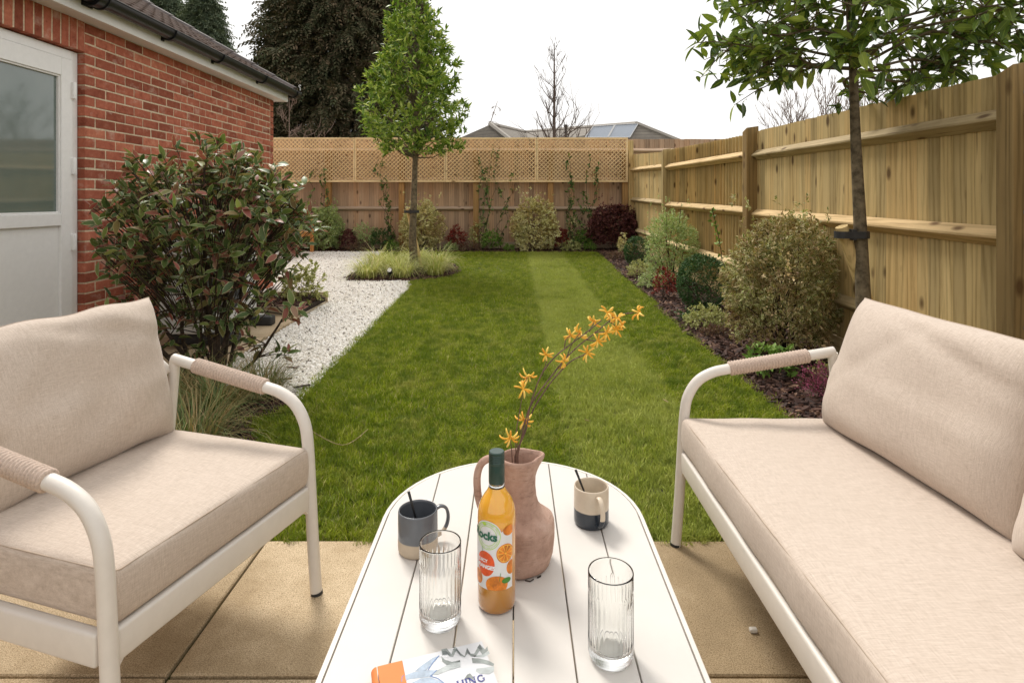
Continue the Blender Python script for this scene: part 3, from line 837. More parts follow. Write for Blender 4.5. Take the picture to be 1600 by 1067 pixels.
for bi, (y0, y1, z0, z1, gap) in enumerate(bays):
    n = int(round((y1 - y0) / 0.1)); st = (y1 - y0) / n
    for i in range(n):
        y = y0 + i*st; t = i / n
        top = z0 + (z1 - z0) * t + RS.uniform(-.003, .003)
        bot = zg(y) + 0.13
        if gap:     # thick edges face the camera: every lap shows as a ridge with a shadow
            me = board_mesh('fence_board', st + .012, top, bot, .044, .008, M['fence_wood'], False, (z1-z0)/(y1-y0))
        else:
            me = board_mesh('fence_board', st + .020, top, bot, .008, .021, M['fence_wood'], False, (z1-z0)/(y1-y0))
        o = link('fence_board', me, parent=fence, loc=fl(FX + RS.uniform(0, .002), y, 0)); o.rotation_euler.z = RS.uniform(-.004, .004)
    for (a, b_) in railz[bi]:
        m = MB(); m.prism([(0, .052), (-.058, .006), (-.058, -.008), (0, -.050)], fl(FX-.022 if not gap else FX-.046, y0, a), fl(FX-.022 if not gap else FX-.046, y1, b_), (1, 0, 0), (0, 0, 1))
        m.build('rail', M['fence_rail'], fence, bevel=.003)
    m = MB(); m.box(FX-.02-2.45, FX+.005-2.45, y0-2.8, y1-2.8, zg(y0)-.05, zg((y0+y1)/2)+.125); m.build('gravel_board', M['fence_rail'], fence, bevel=.003)
for (y, h) in ((-.47, 1.8), (2.775, 1.845), (5.945, 1.93), (9.255, 1.99), (12.185, 2.16)):
    m = MB(); x0, x1 = 2.33-2.45, 2.452-2.45; yy = y-2.8; wy = .10 if y < 3 else .112
    m.add([(x0, yy, -.1), (x1, yy, -.1), (x1, yy+wy, -.1), (x0, yy+wy, -.1), (x0, yy, h-.012), (x1, yy, h+.006), (x1, yy+wy, h-.03), (x0, yy+wy, h-.045)], [(0,3,2,1), (4,5,6,7), (0,1,5,4), (1,2,6,5), (2,3,7,6), (3,0,4,7)])
    p = m.build('post', M['post_wood'] if y < 9 else M['fence_wood'], fence, bevel=.005)
    if 2 < y < 4:
        for zz in (1.70, 1.14, .6):
            mm = MB(); mm.tube([(-.055, yy-.012, zz), (-.055, yy, zz)], .011, 10); mm.tube([(-.055, yy-.003, zz), (-.055, yy+.001, zz)], .018, 12)
            mm.build('bolt', simple('galvanised bolt', (.35, .33, .3), .4, metal=.7), p)
# back fence
bf = empty('back_fence', (0, 12.3, zg(12.3)), 0, 'brown timber fence across the far end of the garden behind the trellis', 'fence')
def bl(x, y, z): return Vector((x, y - 12.3, z - zg(12.3)))
def bboard(wid, top, bot, seed):
    mm = MB(); vs = [(0, 0, bot), (wid, 0, bot), (wid, -.008, bot), (0, -.022, bot), (0, 0, top), (wid, 0, top), (wid, -.008, top), (0, -.022, top)]
    mm.add(vs, [(0,1,2,3), (4,7,6,5), (0,4,5,1), (1,5,6,2), (2,6,7,3), (3,7,4,0)]); return mm
BB = [bboard(.118, 2.445 + dz, zg(12.3)+.12, 0).mesh('fence_board', M['back_wood']) for dz in (-.003, 0, .003)]
x = -6.4
while x < 5.3:
    o = link('fence_board', BB[RS.randint(3)], parent=bf, loc=(x, 0, -zg(12.3)))
    o.rotation_euler.z = 0.0; x += .1035
for z in (2.205, 1.605, 1.010):
    m = MB(); m.prism([(0, .052), (-.056, .012), (-.056, -.006), (0, -.045)], bl(-6.4, 12.277, z), bl(5.3, 12.277, z), (0, 1, 0), (0, 0, 1)); m.build('rail', M['back_rail'], bf, bevel=.003)
m = MB(); m.box(-6.4, 5.3, -.03, .0, -.08, .118); m.build('gravel_board', M['back_rail'], bf)
for px in (285, 400, 514, 628, 744, 860, 976):
    xx = (px - 802) / F * 12.16; m = MB(); m.box(xx-.055, xx+.055, -.215, -.115, -.3, 2.20 - zg(12.3) if px > 0 else 0); m.build('post', M['back_post'], bf, bevel=.004)
m = MB(); m.box(2.34, 2.44, -.21, -.11, -.3, 2.40-zg(12.3)); m.build('post', M['fence_wood'], bf, bevel=.004)
m = MB(); m.box(4.55, 4.65, -.11, -.035, 1.6, 2.27); m.build('post', M['back_rail'], bf, bevel=.004)

# trellis panels hung on the posts
def trellis_panel(W_, Hh):
    t = empty('trellis_panel')
    f1 = .036
    for nm, (a, b_, c_, d) in (('frame_rail', (0, W_, Hh-f1, Hh)), ('frame_rail', (0, W_, 0, f1)), ('frame_stile', (0, f1, f1, Hh-f1)), ('frame_stile', (W_-f1, W_, f1, Hh-f1))):
        m = MB(); m.box(a+.001, b_-.001, -.02, .02, c_, d); m.build(nm, M['trellis_wood'], t, bevel=.002)
    for s_, (ya, yb), nm in ((1, (-.014, -.002), 'lattice'), (-1, (.002, .014), 'lattice')):
        m = MB(); k = -Hh; w_ = .0078
        while k < W_:
            # 45 degree lath clipped to the frame
            xa, za, xb, zb = k, 0.0, k + Hh, Hh
            if xa < f1*.5: za += (f1*.5 - xa); xa = f1*.5
            if xb > W_-f1*.5: zb -= (xb - (W_-f1*.5)); xb = W_-f1*.5
            za = max(za, f1*.5) if za < f1*.5 else za
            if xb - xa > .03 and zb > za + .02:
                if s_ < 0: xa, xb = W_ - xa, W_ - xb
                m.bar((xa, (ya+yb)/2, za), (xb, (ya+yb)/2, zb), abs(yb-ya), w_*1.9, up=(0, 1, 0)) if False else m.bar((xa, (ya+yb)/2, za), (xb, (ya+yb)/2, zb), w_*2, abs(yb-ya), up=(0, 1, 0))
            k += 0.082
        m.build(nm, M['trellis_wood'], t, kind='stuff')
    return t
def copy_tree(o, parent=None):
    c_ = o.copy(); C.objects.link(c_); c_.parent = parent
    for ch in list(o.children): copy_tree(ch, c_)
    return c_
edges = [981, 838, 696, 554, 412, 270]
tp = None
lbl = ['trellis panel at the right end of the row beside the fence corner', 'trellis panel second from the right end, in front of the solar roof and bare tree',
       'trellis panel with the lawn tree crown hanging over its left end', 'trellis panel crossed by the lawn tree trunk', 'trellis panel behind the red leaved shrub beside the house corner']
TY = 12.06
for i in range(5):
    xl = (edges[i+1] - 802) / F * TY; W_ = (edges[i] - edges[i+1]) / F * TY
    if tp is None: t = tp = trellis_panel(W_, .90)
    else: t = copy_tree(tp)
    t.location = (xl, TY, 1.552)
    if i == 0: pass
    tag(t, lbl[i], 'trellis', 'trellis panels in a row on the back fence')
# ================================================================== VEGETATION
def leaf_template(L_=1.0, W_=0.36, seg=3, fold=0.25, curl=0.25, tip=1.0):
    # midrib along +y, folded along the rib; returns verts, quad faces, uv
    vs = []; uv = []
    for i in range(seg + 1):
        t = i / seg; wd = W_/2 * (math.sin(PI * min(1, (t * 0.93 + 0.045)) ** (0.85 * tip)) ** 0.8) if 0 < i < seg else W_ * 0.02
        z = -curl * t * t * L_; y = t * L_
        for s_ in (-1, 0, 1):
            vs.append((s_ * wd, y, z + abs(s_) * wd * fold)); uv.append((0.5 + 0.5 * s_, t))
    fs = []
    for i in range(seg):
        a = 3 * i
        fs += [(a, a+1, a+4, a+3), (a+1, a+2, a+5, a+4)]
    return np.array(vs), np.array(fs), np.array(uv)
SMALL = leaf_template(1, .50, 2, .3, .2)
def frames(d, up, roll):
    d = d / np.linalg.norm(d, axis=1, keepdims=True)
    x = np.cross(d, up); x /= (np.linalg.norm(x, axis=1, keepdims=True) + 1e-9)
    z = np.cross(x, d)
    c, s_ = np.cos(roll)[:, None], np.sin(roll)[:, None]
    x2 = x * c + z * s_; z2 = z * c - x * s_
    return np.stack([x2, d, z2], axis=2)      # columns
def put(tmpl, pos, Rm, scale):
    v, f, uv = tmpl; n = len(pos)
    V = np.einsum('nij,kj->nki', Rm, v) * scale[:, None, None] + pos[:, None, :]
    Fc = (f[None] + (np.arange(n) * len(v))[:, None, None]).reshape(-1, f.shape[1])
    return V.reshape(-1, 3), Fc, np.tile(uv, (n, 1))
def unit(rs, n):
    v = rs.normal(size=(n, 3)); return v / np.linalg.norm(v, axis=1, keepdims=True)

def tips_ellipsoid(rs, K, r, c, shell=0.35, bumpy=0.18, zmin=-0.75, taper=None):
    d = unit(rs, K * 3); d = d[d[:, 2] > zmin][:K]
    ks = rs.normal(size=(5, 3)) * 3.2; ph = rs.uniform(0, 6, 5)
    b = sum(np.cos(d @ ks[i] + ph[i]) for i in range(5)) / 5
    rad = (1 + bumpy * b * 1.6) * (1 - shell * rs.uniform(size=len(d)) ** 1.8)
    p = d * rad[:, None] * np.array(r)
    return p + np.array(c), d
def whorls(rs, tips, dirs, per, size, spread=0.8, twig=0.1, updir=0.3, tmpl=SMALL, upn=(0, 0, 1), flop=0.0):
    K = len(tips); n = K * per
    T = np.repeat(tips, per, axis=0); Dd = np.repeat(dirs, per, axis=0)
    Dd = Dd / (np.linalg.norm(Dd, axis=1, keepdims=True) + 1e-9)
    u = rs.uniform(0, 1, n)
    pos = T - Dd * (twig * u)[:, None] + rs.normal(size=(n, 3)) * size * 0.12
    ld = Dd * (1 - spread * .6) + unit(rs, n) * spread + np.array([0, 0, updir])
    Rm = frames(ld, np.array(upn) + rs.normal(size=(n, 3)) * 0.35, rs.uniform(-.7, .7, n))
    sc = size * rs.uniform(0.65, 1.25, n)
    return pos, Rm, sc
def stems_mb(rs, base, tips, r0, r1, n=12, sag=0.15, sides=5, spread=0.05):
    m = MB(); idx = rs.choice(len(tips), min(n, len(tips)), replace=False)
    for i in idx:
        a = Vector(base) + Vector((rs.uniform(-1, 1)*spread, rs.uniform(-1, 1)*spread, 0)); b_ = Vector(tips[i])
        q = a.lerp(b_, .5) + Vector((rs.normal()*.05, rs.normal()*.05, sag*(b_-a).length*.3))
        pts = spline([a, q, b_], 5); m.tube(pts, list(np.linspace(r0, r1, len(pts))), sides, caps=False)
    return m
def shrub(name, label, base, r, h, K, per, size, mat, seed, cat='shrub', group=None, tmpl=SMALL, stem=12, stem_r=.008, updir=0.3,
          spread=0.8, twig=0.05, shell=0.4, bumpy=0.18, zc=0.5, extra=None, stem_mat=None, zmin=-0.75):
    rs = np.random.RandomState(seed); base = Vector(base)
    root = empty(name, base, 0, label, cat, group)
    c = (0, 0, h * zc)
    tips, dirs = tips_ellipsoid(rs, K, (r[0], r[1], h * (1 - zc)), c, shell, bumpy, zmin)
    tips[:, 2] = np.maximum(tips[:, 2], 0.02)
    if extra:          # a few long shoots above the outline
        e = np.stack([rs.uniform(-r[0]*.8, r[0]*.8, extra), rs.uniform(-r[1]*.8, r[1]*.8, extra), h * rs.uniform(.92, 1.18, extra)], 1)
        tips = np.vstack([tips, e]); dirs = np.vstack([dirs, np.tile([0, 0, 1.0], (extra, 1))])
    pos, Rm, sc = whorls(rs, tips, dirs, per, size, spread, twig, updir, tmpl)
    V, Fc, UV = put(tmpl, pos, Rm, sc)
    me = fastmesh('foliage', V, Fc, mat, UV, smooth=False)
    link('foliage', me, parent=root, kind='stuff')
    if stem:
        stems_mb(rs, (0, 0, -.02), tips, stem_r, stem_r*.3, stem).build('stem', stem_mat or M['bark_dark'], root)
    return root

LM = {}
LM['pitto'] = leafmat('variegated grey green leaf', [(.16, .17, .075), (.26, .26, .13), (.33, .31, .19), (.30, .24, .18)], margin=(.62, .56, .38), mwid=.5, clump=(5, (.8, .7, .66)))
LM['pitto_near'] = leafmat('variegated olive leaf', [(.12, .18, .04), (.24, .30, .07), (.36, .37, .13), (.36, .26, .15)], margin=(.78, .74, .42), mwid=.62, clump=(4, (.74, .57, .57)))
LM['pitto_green'] = leafmat('fresh variegated leaf', [(.14, .27, .05), (.25, .40, .09), (.37, .50, .15)], margin=(.66, .68, .40), mwid=.6)
LM['cream'] = leafmat('cream variegated leaf', [(.30, .36, .11), (.48, .50, .18), (.50, .44, .22)], margin=(.88, .84, .50), mwid=.35, clump=(3, (.78, .66, .55)))
LM['box'] = leafmat('dark clipped leaf', [(.022, .06, .014), (.045, .11, .026), (.08, .17, .045)], rough=.5, trans=.1, spec=.2)
LM['purple'] = leafmat('purple leaf', [(.07, .022, .028), (.13, .045, .048), (.19, .075, .07), (.26, .11, .085)], rough=.5)
LM['red'] = leafmat('dark red leaf', [(.13, .016, .018), (.26, .03, .03), (.38, .07, .05), (.10, .05, .03)])
LM['green'] = leafmat('bright green leaf', [(.10, .20, .035), (.17, .29, .05), (.25, .37, .09)])
LM['yellowgreen'] = leafmat('yellow green leaf', [(.20, .26, .06), (.32, .36, .11), (.42, .42, .18)], margin=(.60, .58, .28), mwid=.6)
LM['darkgreen'] = leafmat('deep green leaf', [(.03, .07, .02), (.06, .12, .035), (.09, .17, .05)], rough=.35)
LM['heather'] = leafmat('heather leaf', [(.07, .085, .04), (.10, .06, .05), (.36, .07, .15), (.42, .12, .22)], trans=.1)
LM['brownlow'] = leafmat('brown pink low leaf', [(.12, .06, .05), (.20, .11, .08), (.15, .13, .07)])
LM['tree'] = leafmat('glossy evergreen leaf', [(.05, .12, .016), (.11, .21, .026), (.20, .32, .042), (.34, .46, .08), (.60, .66, .19)], rough=.42, trans=.25, spec=.25)
LM['tree_near'] = leafmat('glossy laurel leaf', [(.05, .095, .022), (.10, .17, .03), (.18, .27, .045), (.34, .43, .08)], rough=.33, trans=.2, spec=.45)
LM['photinia'] = leafmat('red tinged evergreen leaf', [(.05, .085, .028), (.085, .135, .042), (.12, .18, .055), (.20, .25, .07), (.24, .12, .07), (.36, .10, .08), (.30, .15, .12), (.30, .38, .08), (.08, .13, .05), (.11, .17, .05), (.15, .21, .06)], margin=(.50, .48, .28), mwid=.86, rough=.38, trans=.2, spec=.32)
LM['conifer'] = leafmat('brown green conifer spray', [(.06, .068, .034), (.11, .105, .055), (.16, .125, .075), (.23, .165, .105)], rough=.8, trans=.1, spec=.15, clump=(.9, (.6, .72, .66)), vein=False)
LM['conifer_green'] = leafmat('grey green conifer spray', [(.10, .14, .09), (.16, .20, .12), (.22, .25, .16)], rough=.8, trans=.1, spec=.15, vein=False)
LM['carex'] = leafmat('yellow striped sedge blade', [(.28, .34, .07), (.46, .50, .14), (.64, .64, .28), (.58, .50, .26)], trans=.3, vein=False)
LM['sedge'] = leafmat('brown tipped sedge blade', [(.13, .19, .07), (.20, .27, .10), (.30, .32, .14), (.42, .30, .14), (.52, .40, .22)], trans=.25, vein=False)
LM['climber'] = leafmat('climber leaf', [(.04, .09, .03), (.07, .15, .04), (.12, .22, .06), (.34, .34, .12)], rough=.35)

# ---- right hand bed, from the camera outward
def at(px, py): return G(px, py)
shrub('flowering_heather', 'low pink flowering heather between the lawn edge and the beige sofa', (1.93, 3.48, zg(3.5)), (.27, .30), .22, 520, 12, .013, LM['heather'], 1, 'heather', stem=14, stem_r=.003, updir=.8, twig=.06, zc=.35, bumpy=.1, shell=.5, spread=.6)
shrub('low_green_plant', 'small fresh green leafy plant just behind the pink heather', (1.72, 3.95, zg(4)), (.17, .15), .2, 60, 6, .05, LM['green'], 2, 'plant', stem=10, stem_r=.003, zc=.4)
shrub('low_yellow_plant', 'small yellow green plant under the sofa arm behind the heather', (2.08, 3.80, zg(4)), (.2, .12), .2, 130, 7, .024, LM['yellowgreen'], 3, 'plant', stem=8, stem_r=.003, zc=.4)
shrub('variegated_shrub', 'biggest grey cream variegated shrub, next to the right hand tree trunk', (2.03, 4.50, zg(4.5)), (.46, .38), 1.06, 2300, 8, .034, LM['pitto_near'], 4, 'shrub', stem=26, extra=14, twig=.07, shell=.45, bumpy=.13, zc=.45, updir=.2)
shrub('variegated_ground_plant', 'low cream edged plant in front of the nearer clipped ball', (1.72, 5.32, zg(5.3)), (.21, .19), .19, 190, 8, .026, LM['yellowgreen'], 5, 'plant', stem=10, stem_r=.003, zc=.4)
shrub('low_red_plant', 'low brownish red shoots at the near foot of the clipped ball', (1.70, 4.98, zg(4.9)), (.17, .12), .12, 90, 6, .022, LM['brownlow'], 6, 'plant', stem=14, stem_r=.003, zc=.3, updir=.9)
shrub('clipped_ball', 'larger dark clipped ball shrub beside the big variegated shrub', (1.95, 6.12, zg(6.1)), (.272, .272), .57, 2600, 6, .017, LM['box'], 7, 'shrub', group='clipped balls in the right bed', stem=10, zc=.47, shell=.14, bumpy=.03, twig=.02, spread=1.0, zmin=-.95)
shrub('red_tipped_plant', 'small red leaved plant tucked behind the larger clipped ball', (1.72, 6.72, zg(6.7)), (.16, .14), .34, 90, 7, .032, LM['red'], 8, 'plant', stem=10, stem_r=.003)
shrub('low_grey_plant', 'low grey green plant at the lawn edge left of the larger clipped ball', (1.72, 7.40, zg(7.4)), (.19, .2), .20, 130, 7, .028, LM['pitto_green'], 9, 'plant', stem=8, stem_r=.003, zc=.35)
shrub('green_variegated_shrub', 'tall light green variegated shrub between the two clipped balls', (2.08, 7.75, zg(7.7)), (.38, .34), .98, 1500, 8, .026, LM['pitto_green'], 10, 'shrub', stem=20, extra=16, zc=.42, bumpy=.14, twig=.07, updir=.5)
shrub('variegated_ground_plant', 'low yellow edged plant at the lawn edge in front of the light green shrub', (1.82, 8.35, zg(8.3)), (.24, .28), .24, 220, 7, .026, LM['yellowgreen'], 11, 'plant', stem=8, stem_r=.003, zc=.4)
shrub('clipped_ball', 'smaller clipped ball shrub farther along the right bed', (1.98, 9.55, zg(9.5)), (.215, .215), .47, 1500, 6, .018, LM['box'], 12, 'shrub', group='clipped balls in the right bed', stem=8, zc=.47, shell=.14, bumpy=.03, twig=.02, spread=1.0, zmin=-.95)
shrub('low_pink_plant', 'low brownish pink plant at the lawn edge by the smaller clipped ball', (1.80, 10.4, zg(10.4)), (.2, .26), .16, 150, 7, .026, LM['brownlow'], 13, 'plant', stem=8, stem_r=.003, zc=.4)
shrub('cream_sprig_plant', 'small cream leaved plant in front of the purple shrub', (2.0, 10.8, zg(10.8)), (.16, .16), .40, 90, 7, .035, LM['cream'], 14, 'plant', stem=8, stem_r=.003)
shrub('low_brown_plant', 'low dark plant at the lawn edge near the larger clipped ball', (1.66, 5.62, zg(5.6)), (.14, .14), .12, 80, 6, .024, LM['darkgreen'], 15, 'plant', stem=6, stem_r=.003, zc=.3)
# ---- back bed, right to left (pixel column, width, height in pixels, depth)
def backplant(name, label, px, wpx, hpx, y, mat, seed, K, per, size, cat='plant', **k):
    x = (px - 802) / F * y; r_ = wpx / F * y / 2; h = hpx / F * y
    kk = dict(stem=8, stem_r=.004); kk.update(k)
    return shrub(name, label, (x, y, zg(y)), (r_, min(r_, .28)), h, K, per, size, mat, seed, cat, **kk)
backplant('purple_shrub', 'broad dark purple shrub in the far right corner of the garden', 961, 88, 74, 11.85, LM['purple'], 20, 1500, 8, .045, 'shrub', stem=20, bumpy=.15, extra=8)
backplant('low_yellow_plant', 'low yellow green mound at the lawn edge left of the purple shrub', 893, 38, 16, 11.8, LM['yellowgreen'], 21, 160, 7, .03, zc=.35)
backplant('low_green_plant', 'small bright green mound touching the purple shrub', 922, 22, 14, 11.78, LM['green'], 22, 80, 7, .03, zc=.35)
backplant('bushy_green_plant', 'rounded green plant behind the low mounds left of the purple shrub', 914, 34, 32, 12.0, LM['green'], 23, 220, 7, .035)
backplant('cream_sprig_plant', 'upright cream and pink sprigs between the red plant and the green plant', 896, 26, 52, 12.02, LM['cream'], 24, 70, 7, .04, bumpy=.3)
backplant('red_plant', 'small dark red plant at the right foot of the pale round shrub', 877, 28, 34, 11.95, LM['red'], 25, 170, 7, .04)
backplant('cream_shrub', 'pale round variegated shrub in the middle of the back bed', 835, 78, 84, 11.85, LM['cream'], 26, 1200, 8, .045, 'shrub', group='cream variegated shrubs', stem=16, extra=14, zc=.42)
backplant('low_green_plant', 'tiny green mound at the left foot of the pale round shrub', 794, 20, 12, 11.78, LM['green'], 27, 70, 7, .03, zc=.35)
backplant('bushy_green_plant', 'green mound with lighter tips between two climbers in the back bed', 768, 34, 30, 11.9, LM['green'], 28, 220, 7, .035)
backplant('cream_sprig_plant', 'cream and yellow leafed plant behind the brownish low plant', 748, 34, 46, 12.0, LM['yellowgreen'], 29, 120, 7, .04, bumpy=.3)
backplant('low_brown_plant', 'low brownish purple mound at the lawn edge right of the red plant', 735, 42, 15, 11.8, LM['brownlow'], 30, 170, 7, .028, zc=.35)
backplant('red_plant', 'dark red spiky plant right of the trunk of the lawn tree', 713, 34, 36, 11.95, LM['red'], 31, 180, 7, .04, bumpy=.25)
backplant('low_green_plant', 'small light green mound below the dark red spiky plant', 704, 26, 15, 11.8, LM['pitto_green'], 32, 110, 7, .03, zc=.35)
backplant('cream_shrub', 'pale round variegated shrub directly behind the lawn tree trunk', 659, 72, 76, 11.9, LM['cream'], 33, 1050, 8, .045, 'shrub', group='cream variegated shrubs', stem=16, extra=12, zc=.42)
backplant('low_green_plant', 'low green plant left of the lawn tree trunk', 613, 26, 17, 11.8, LM['green'], 34, 110, 7, .03, zc=.35)
backplant('bushy_green_plant', 'dark green bushy plant left of the pale shrub behind the tree', 597, 40, 34, 11.95, LM['darkgreen'], 35, 260, 7, .035)
backplant('grey_green_plant', 'loose grey green plant with upright shoots by the climber', 570, 42, 42, 12.0, LM['pitto_green'], 36, 200, 7, .035, bumpy=.3)
backplant('low_brown_plant', 'low brownish plant on the bark between gravel and fence', 560, 44, 16, 11.8, LM['brownlow'], 37, 170, 7, .028, zc=.35)
backplant('dark_red_plant', 'dark red leafy plant beside the green shrub at the gravel end', 543, 34, 32, 11.95, LM['purple'], 38, 220, 7, .04)
backplant('green_variegated_shrub', 'round fresh green shrub at the left end of the back bed', 507, 68, 70, 11.9, LM['pitto_green'], 39, 1050, 8, .042, 'shrub', stem=14, extra=8, zc=.42)
backplant('green_variegated_shrub', 'green shrub half hidden behind the red leaved shrub and the bench', 452, 56, 56, 12.0, LM['pitto_green'], 40, 600, 8, .042, 'shrub', stem=10)

# ---- planter with small shrub
pl = empty('timber_planter', (-2.54, 5.78, zg(5.8)), 0, 'low timber edged planter on the side path next to the gravel', 'planter')
for nm, b_ in (('edging_board', (-.50, .50, -.025, .0, -.01, .085)), ('edging_board', (-.50, .50, 0.75, .775, -.01, .11)), ('edging_board', (.475, .50, .001, .749, -.01, .012)), ('edging_board', (-.50, -.475, .001, .749, -.01, .086))):
    m = MB(); m.box(*b_); m.build(nm, M['sleeper'], pl, bevel=.003)
m = MB(); m.box(-.474, .474, .001, .749, 0, .055); m.build('soil', M['soil'], pl)
cm = cells('bark_mulch', [(-3.0, 5.80), (-2.08, 5.80), (-2.08, 6.5), (-3.0, 6.5)], .07, .062, M['soil'], lambda x, y: 1300)
scatter('bark_mulch', cm, CH, 'dark bark mulch filling the timber planter', 'mulch', .8, 1.6, tilt=.5, seed=9, jit=.008)
PG = leaf_template(1, .55, 3, .2, .2)
shrub('young_shrub', 'small variegated green shrub with upright shoots growing in the timber planter', (-2.22, 6.25, zg(6.2)+.05), (.26, .24), .36, 105, 8, .045, LM['yellowgreen'], 41, 'shrub', tmpl=PG, extra=7, stem=26, stem_r=.004, bumpy=.3, zc=.4)

# ---- grasses
def grass_clump(name, label, base, n, length, mat, seed, arch=1.0, rad=.1, wid=.0035, group=None, cat='grass clump'):
    rs = np.random.RandomState(seed); root = base
    vs = []; fs = []; seg = 5; uv = []
    for i in range(n):
        a = rs.uniform(0, 2*PI); r0 = rad*math.sqrt(rs.uniform()); p = np.array([r0*math.cos(a), r0*math.sin(a), 0.0])
        a2 = a + rs.normal()*.6; L_ = length * rs.uniform(.55, 1.15); el = R(rs.uniform(50, 88)); st = L_/seg; w_ = wid * rs.uniform(.6, 1.1)
        bend = arch * rs.uniform(.12, .42); side = np.array([-math.sin(a2), math.cos(a2), 0]) * w_
        for k in range(seg + 1):
            tw = 1 - (k/seg)**2 * .9
            vs += [tuple(p - side*tw), tuple(p + side*tw)]; uv += [(0, k/seg), (1, k/seg)]
            d = np.array([math.cos(a2)*math.cos(el), math.sin(a2)*math.cos(el), math.sin(el)]); p = p + d*st; el -= bend * (1 + k*.35)
            if p[2] < .01: p[2] = .01
        b_ = i*2*(seg+1)
        fs += [(b_+2*k, b_+2*k+1, b_+2*k+3, b_+2*k+2) for k in range(seg)]
    me = fastmesh(name, np.array(vs), np.array(fs), mat, np.array(uv))
    o = link(name, me, loc=base); tag(o, label, cat, group); return o
k = 60
for (x, y, n, L_, lb) in ((-2.02, 8.30, 330, .36, 'yellow sedge clump nearest the small garden spotlight'), (-1.75, 8.75, 360, .40, 'yellow sedge clump left of the lawn tree trunk, in the middle of the bed'), (-1.55, 8.32, 300, .34, 'yellow sedge clump in front of the lawn tree trunk'),
                      (-1.15, 8.95, 380, .42, 'yellow sedge clump right of the lawn tree trunk'), (-1.12, 8.55, 260, .32, 'small yellow sedge clump at the right point of the tree bed'), (-2.08, 9.15, 320, .42, 'yellow sedge clump at the far left of the tree bed'), (-1.55, 9.5, 320, .40, 'yellow sedge clump behind the lawn tree trunk')):
    grass_clump('sedge_clump', lb, (x, y, zg(y)-.02), n, L_*1.25, LM['carex'], k, arch=1.05, rad=.11, wid=.005, group='yellow sedge clumps around the lawn tree'); k += 1
for (x, y, n, L_, lb) in ((-1.50, 2.78, 520, .42, 'brown tipped sedge clump closest to the armchair cushion'), (-1.62, 3.25, 520, .42, 'brown tipped sedge clump between armchair arm and red leaved shrub'), (-1.52, 3.56, 420, .34, 'brown tipped sedge clump at the edge of the white gravel'),
                      (-1.95, 2.95, 480, .44, 'brown tipped sedge clump half hidden behind the armchair back cushion'), (-1.95, 3.45, 300, .36, 'sedge clump at the foot of the red leaved shrub')):
    grass_clump('sedge_clump', lb, (x, y, zg(y)-.02), n, L_, LM['sedge'], k, arch=.85, rad=.11, wid=.0026, group='sedge clumps beside the armchair'); k += 1

# ---- leaf parts: the leaves that show largest as objects, the rest joined
def leaves_split(root, pos, Rm, sc, tmpl, mat, nparts, name='leaf'):
    rp = np.array(root.location)
    dist = np.linalg.norm(pos + rp - np.array([0, 0, CAMH]), axis=1)
    vis = np.abs((pos[:, 0] + rp[0]) * F / np.maximum(.1, pos[:, 1] + rp[1])) < 800
    vis &= (CAMH - (pos[:, 2] + rp[2])) * F / np.maximum(.1, pos[:, 1] + rp[1]) > -318
    score = sc / dist * np.where(vis, 1, .01) + 0.004 * (-(pos[:, 1]))
    order = np.argsort(-score); sel = order[:nparts]; rest_ = order[nparts:]
    V, Fc, UV = tmpl
    shared = fastmesh(name, V, Fc, mat, UV, smooth=True)
    for i in sel:
        o = bpy.data.objects.new(name, shared); C.objects.link(o); o.parent = root
        Mx = Matrix(Rm[i].tolist()).to_4x4(); o.matrix_local = Matrix.Translation(Vector(pos[i])) @ Mx @ Matrix.Diagonal((sc[i], sc[i], sc[i], 1))
    Vv, Ff, Uu = put(tmpl, pos[rest_], Rm[rest_], sc[rest_])
    link('foliage', fastmesh('foliage', Vv, Ff, mat, Uu, smooth=True), parent=root, kind='stuff')

# ---- big red leaved shrub by the wall
rs = np.random.RandomState(77)
ph = empty('red_leaved_shrub', (-1.93, 3.80, zg(3.8)), 0, 'large multi stemmed evergreen shrub with red tinged leaves in front of the brick wall', 'shrub')
sm_ = MB(); tips = []; tdir = []
for i in range(14):
    a = rs.uniform(0, 2*PI); rr = rs.uniform(.12, .62); hh = rs.uniform(.75, 1.42) * (1.05 - .25*(rr/.62)**2)
    if i < 5: hh = rs.uniform(.45, .75); rr = rs.uniform(.45, .68)
    end = Vector((rr*math.cos(a), rr*.8*math.sin(a), hh)); st = Vector((rs.uniform(-.10, .10), rs.uniform(-.07, .07), -.02))
    q = st.lerp(end, .35) + Vector((rs.normal()*.06, rs.normal()*.05, -.02)); q2_ = st.lerp(end, .7) + Vector((rs.normal()*.06, rs.normal()*.05, .02))
    path = spline([st, q, q2_, end], 5); sm_.tube(path, list(np.linspace(rs.uniform(.012, .021), .004, len(path))), 7, caps=False)
    for j in range(13):
        f_ = rs.uniform(.42, 1); p0 = path[min(len(path)-1, int(f_*(len(path)-1)))]
        dd = Vector((rs.normal(), rs.normal(), rs.uniform(-.1, 1.0))).normalized() * rs.uniform(.10, .30)
        e = p0 + dd; e.x = max(-.68, min(.66, e.x)); e.z = min(e.z, 1.60)
        sm_.tube([p0, p0.lerp(e, .5) + Vector((0, 0, .015)), e], [.0045, .003, .0018], 5, caps=False)
        tips.append(tuple(e)); tdir.append(tuple((e-p0).normalized()))
sm_.build('stem', M['bark_dark'], ph, smooth=True)
n_t = len(tips)
dome = unit(rs, 500); dome = dome[dome[:, 2] > -.78][:520]
dome = dome * np.array([.70, .58, .58]) * (0.62 + .38*rs.uniform(size=(len(dome), 1))) + np.array([0, 0, 1.02])
tips = np.vstack([np.array(tips), dome]); tdir = np.vstack([np.array(tdir), (dome - np.array([0, 0, .9]))])
tw = MB()
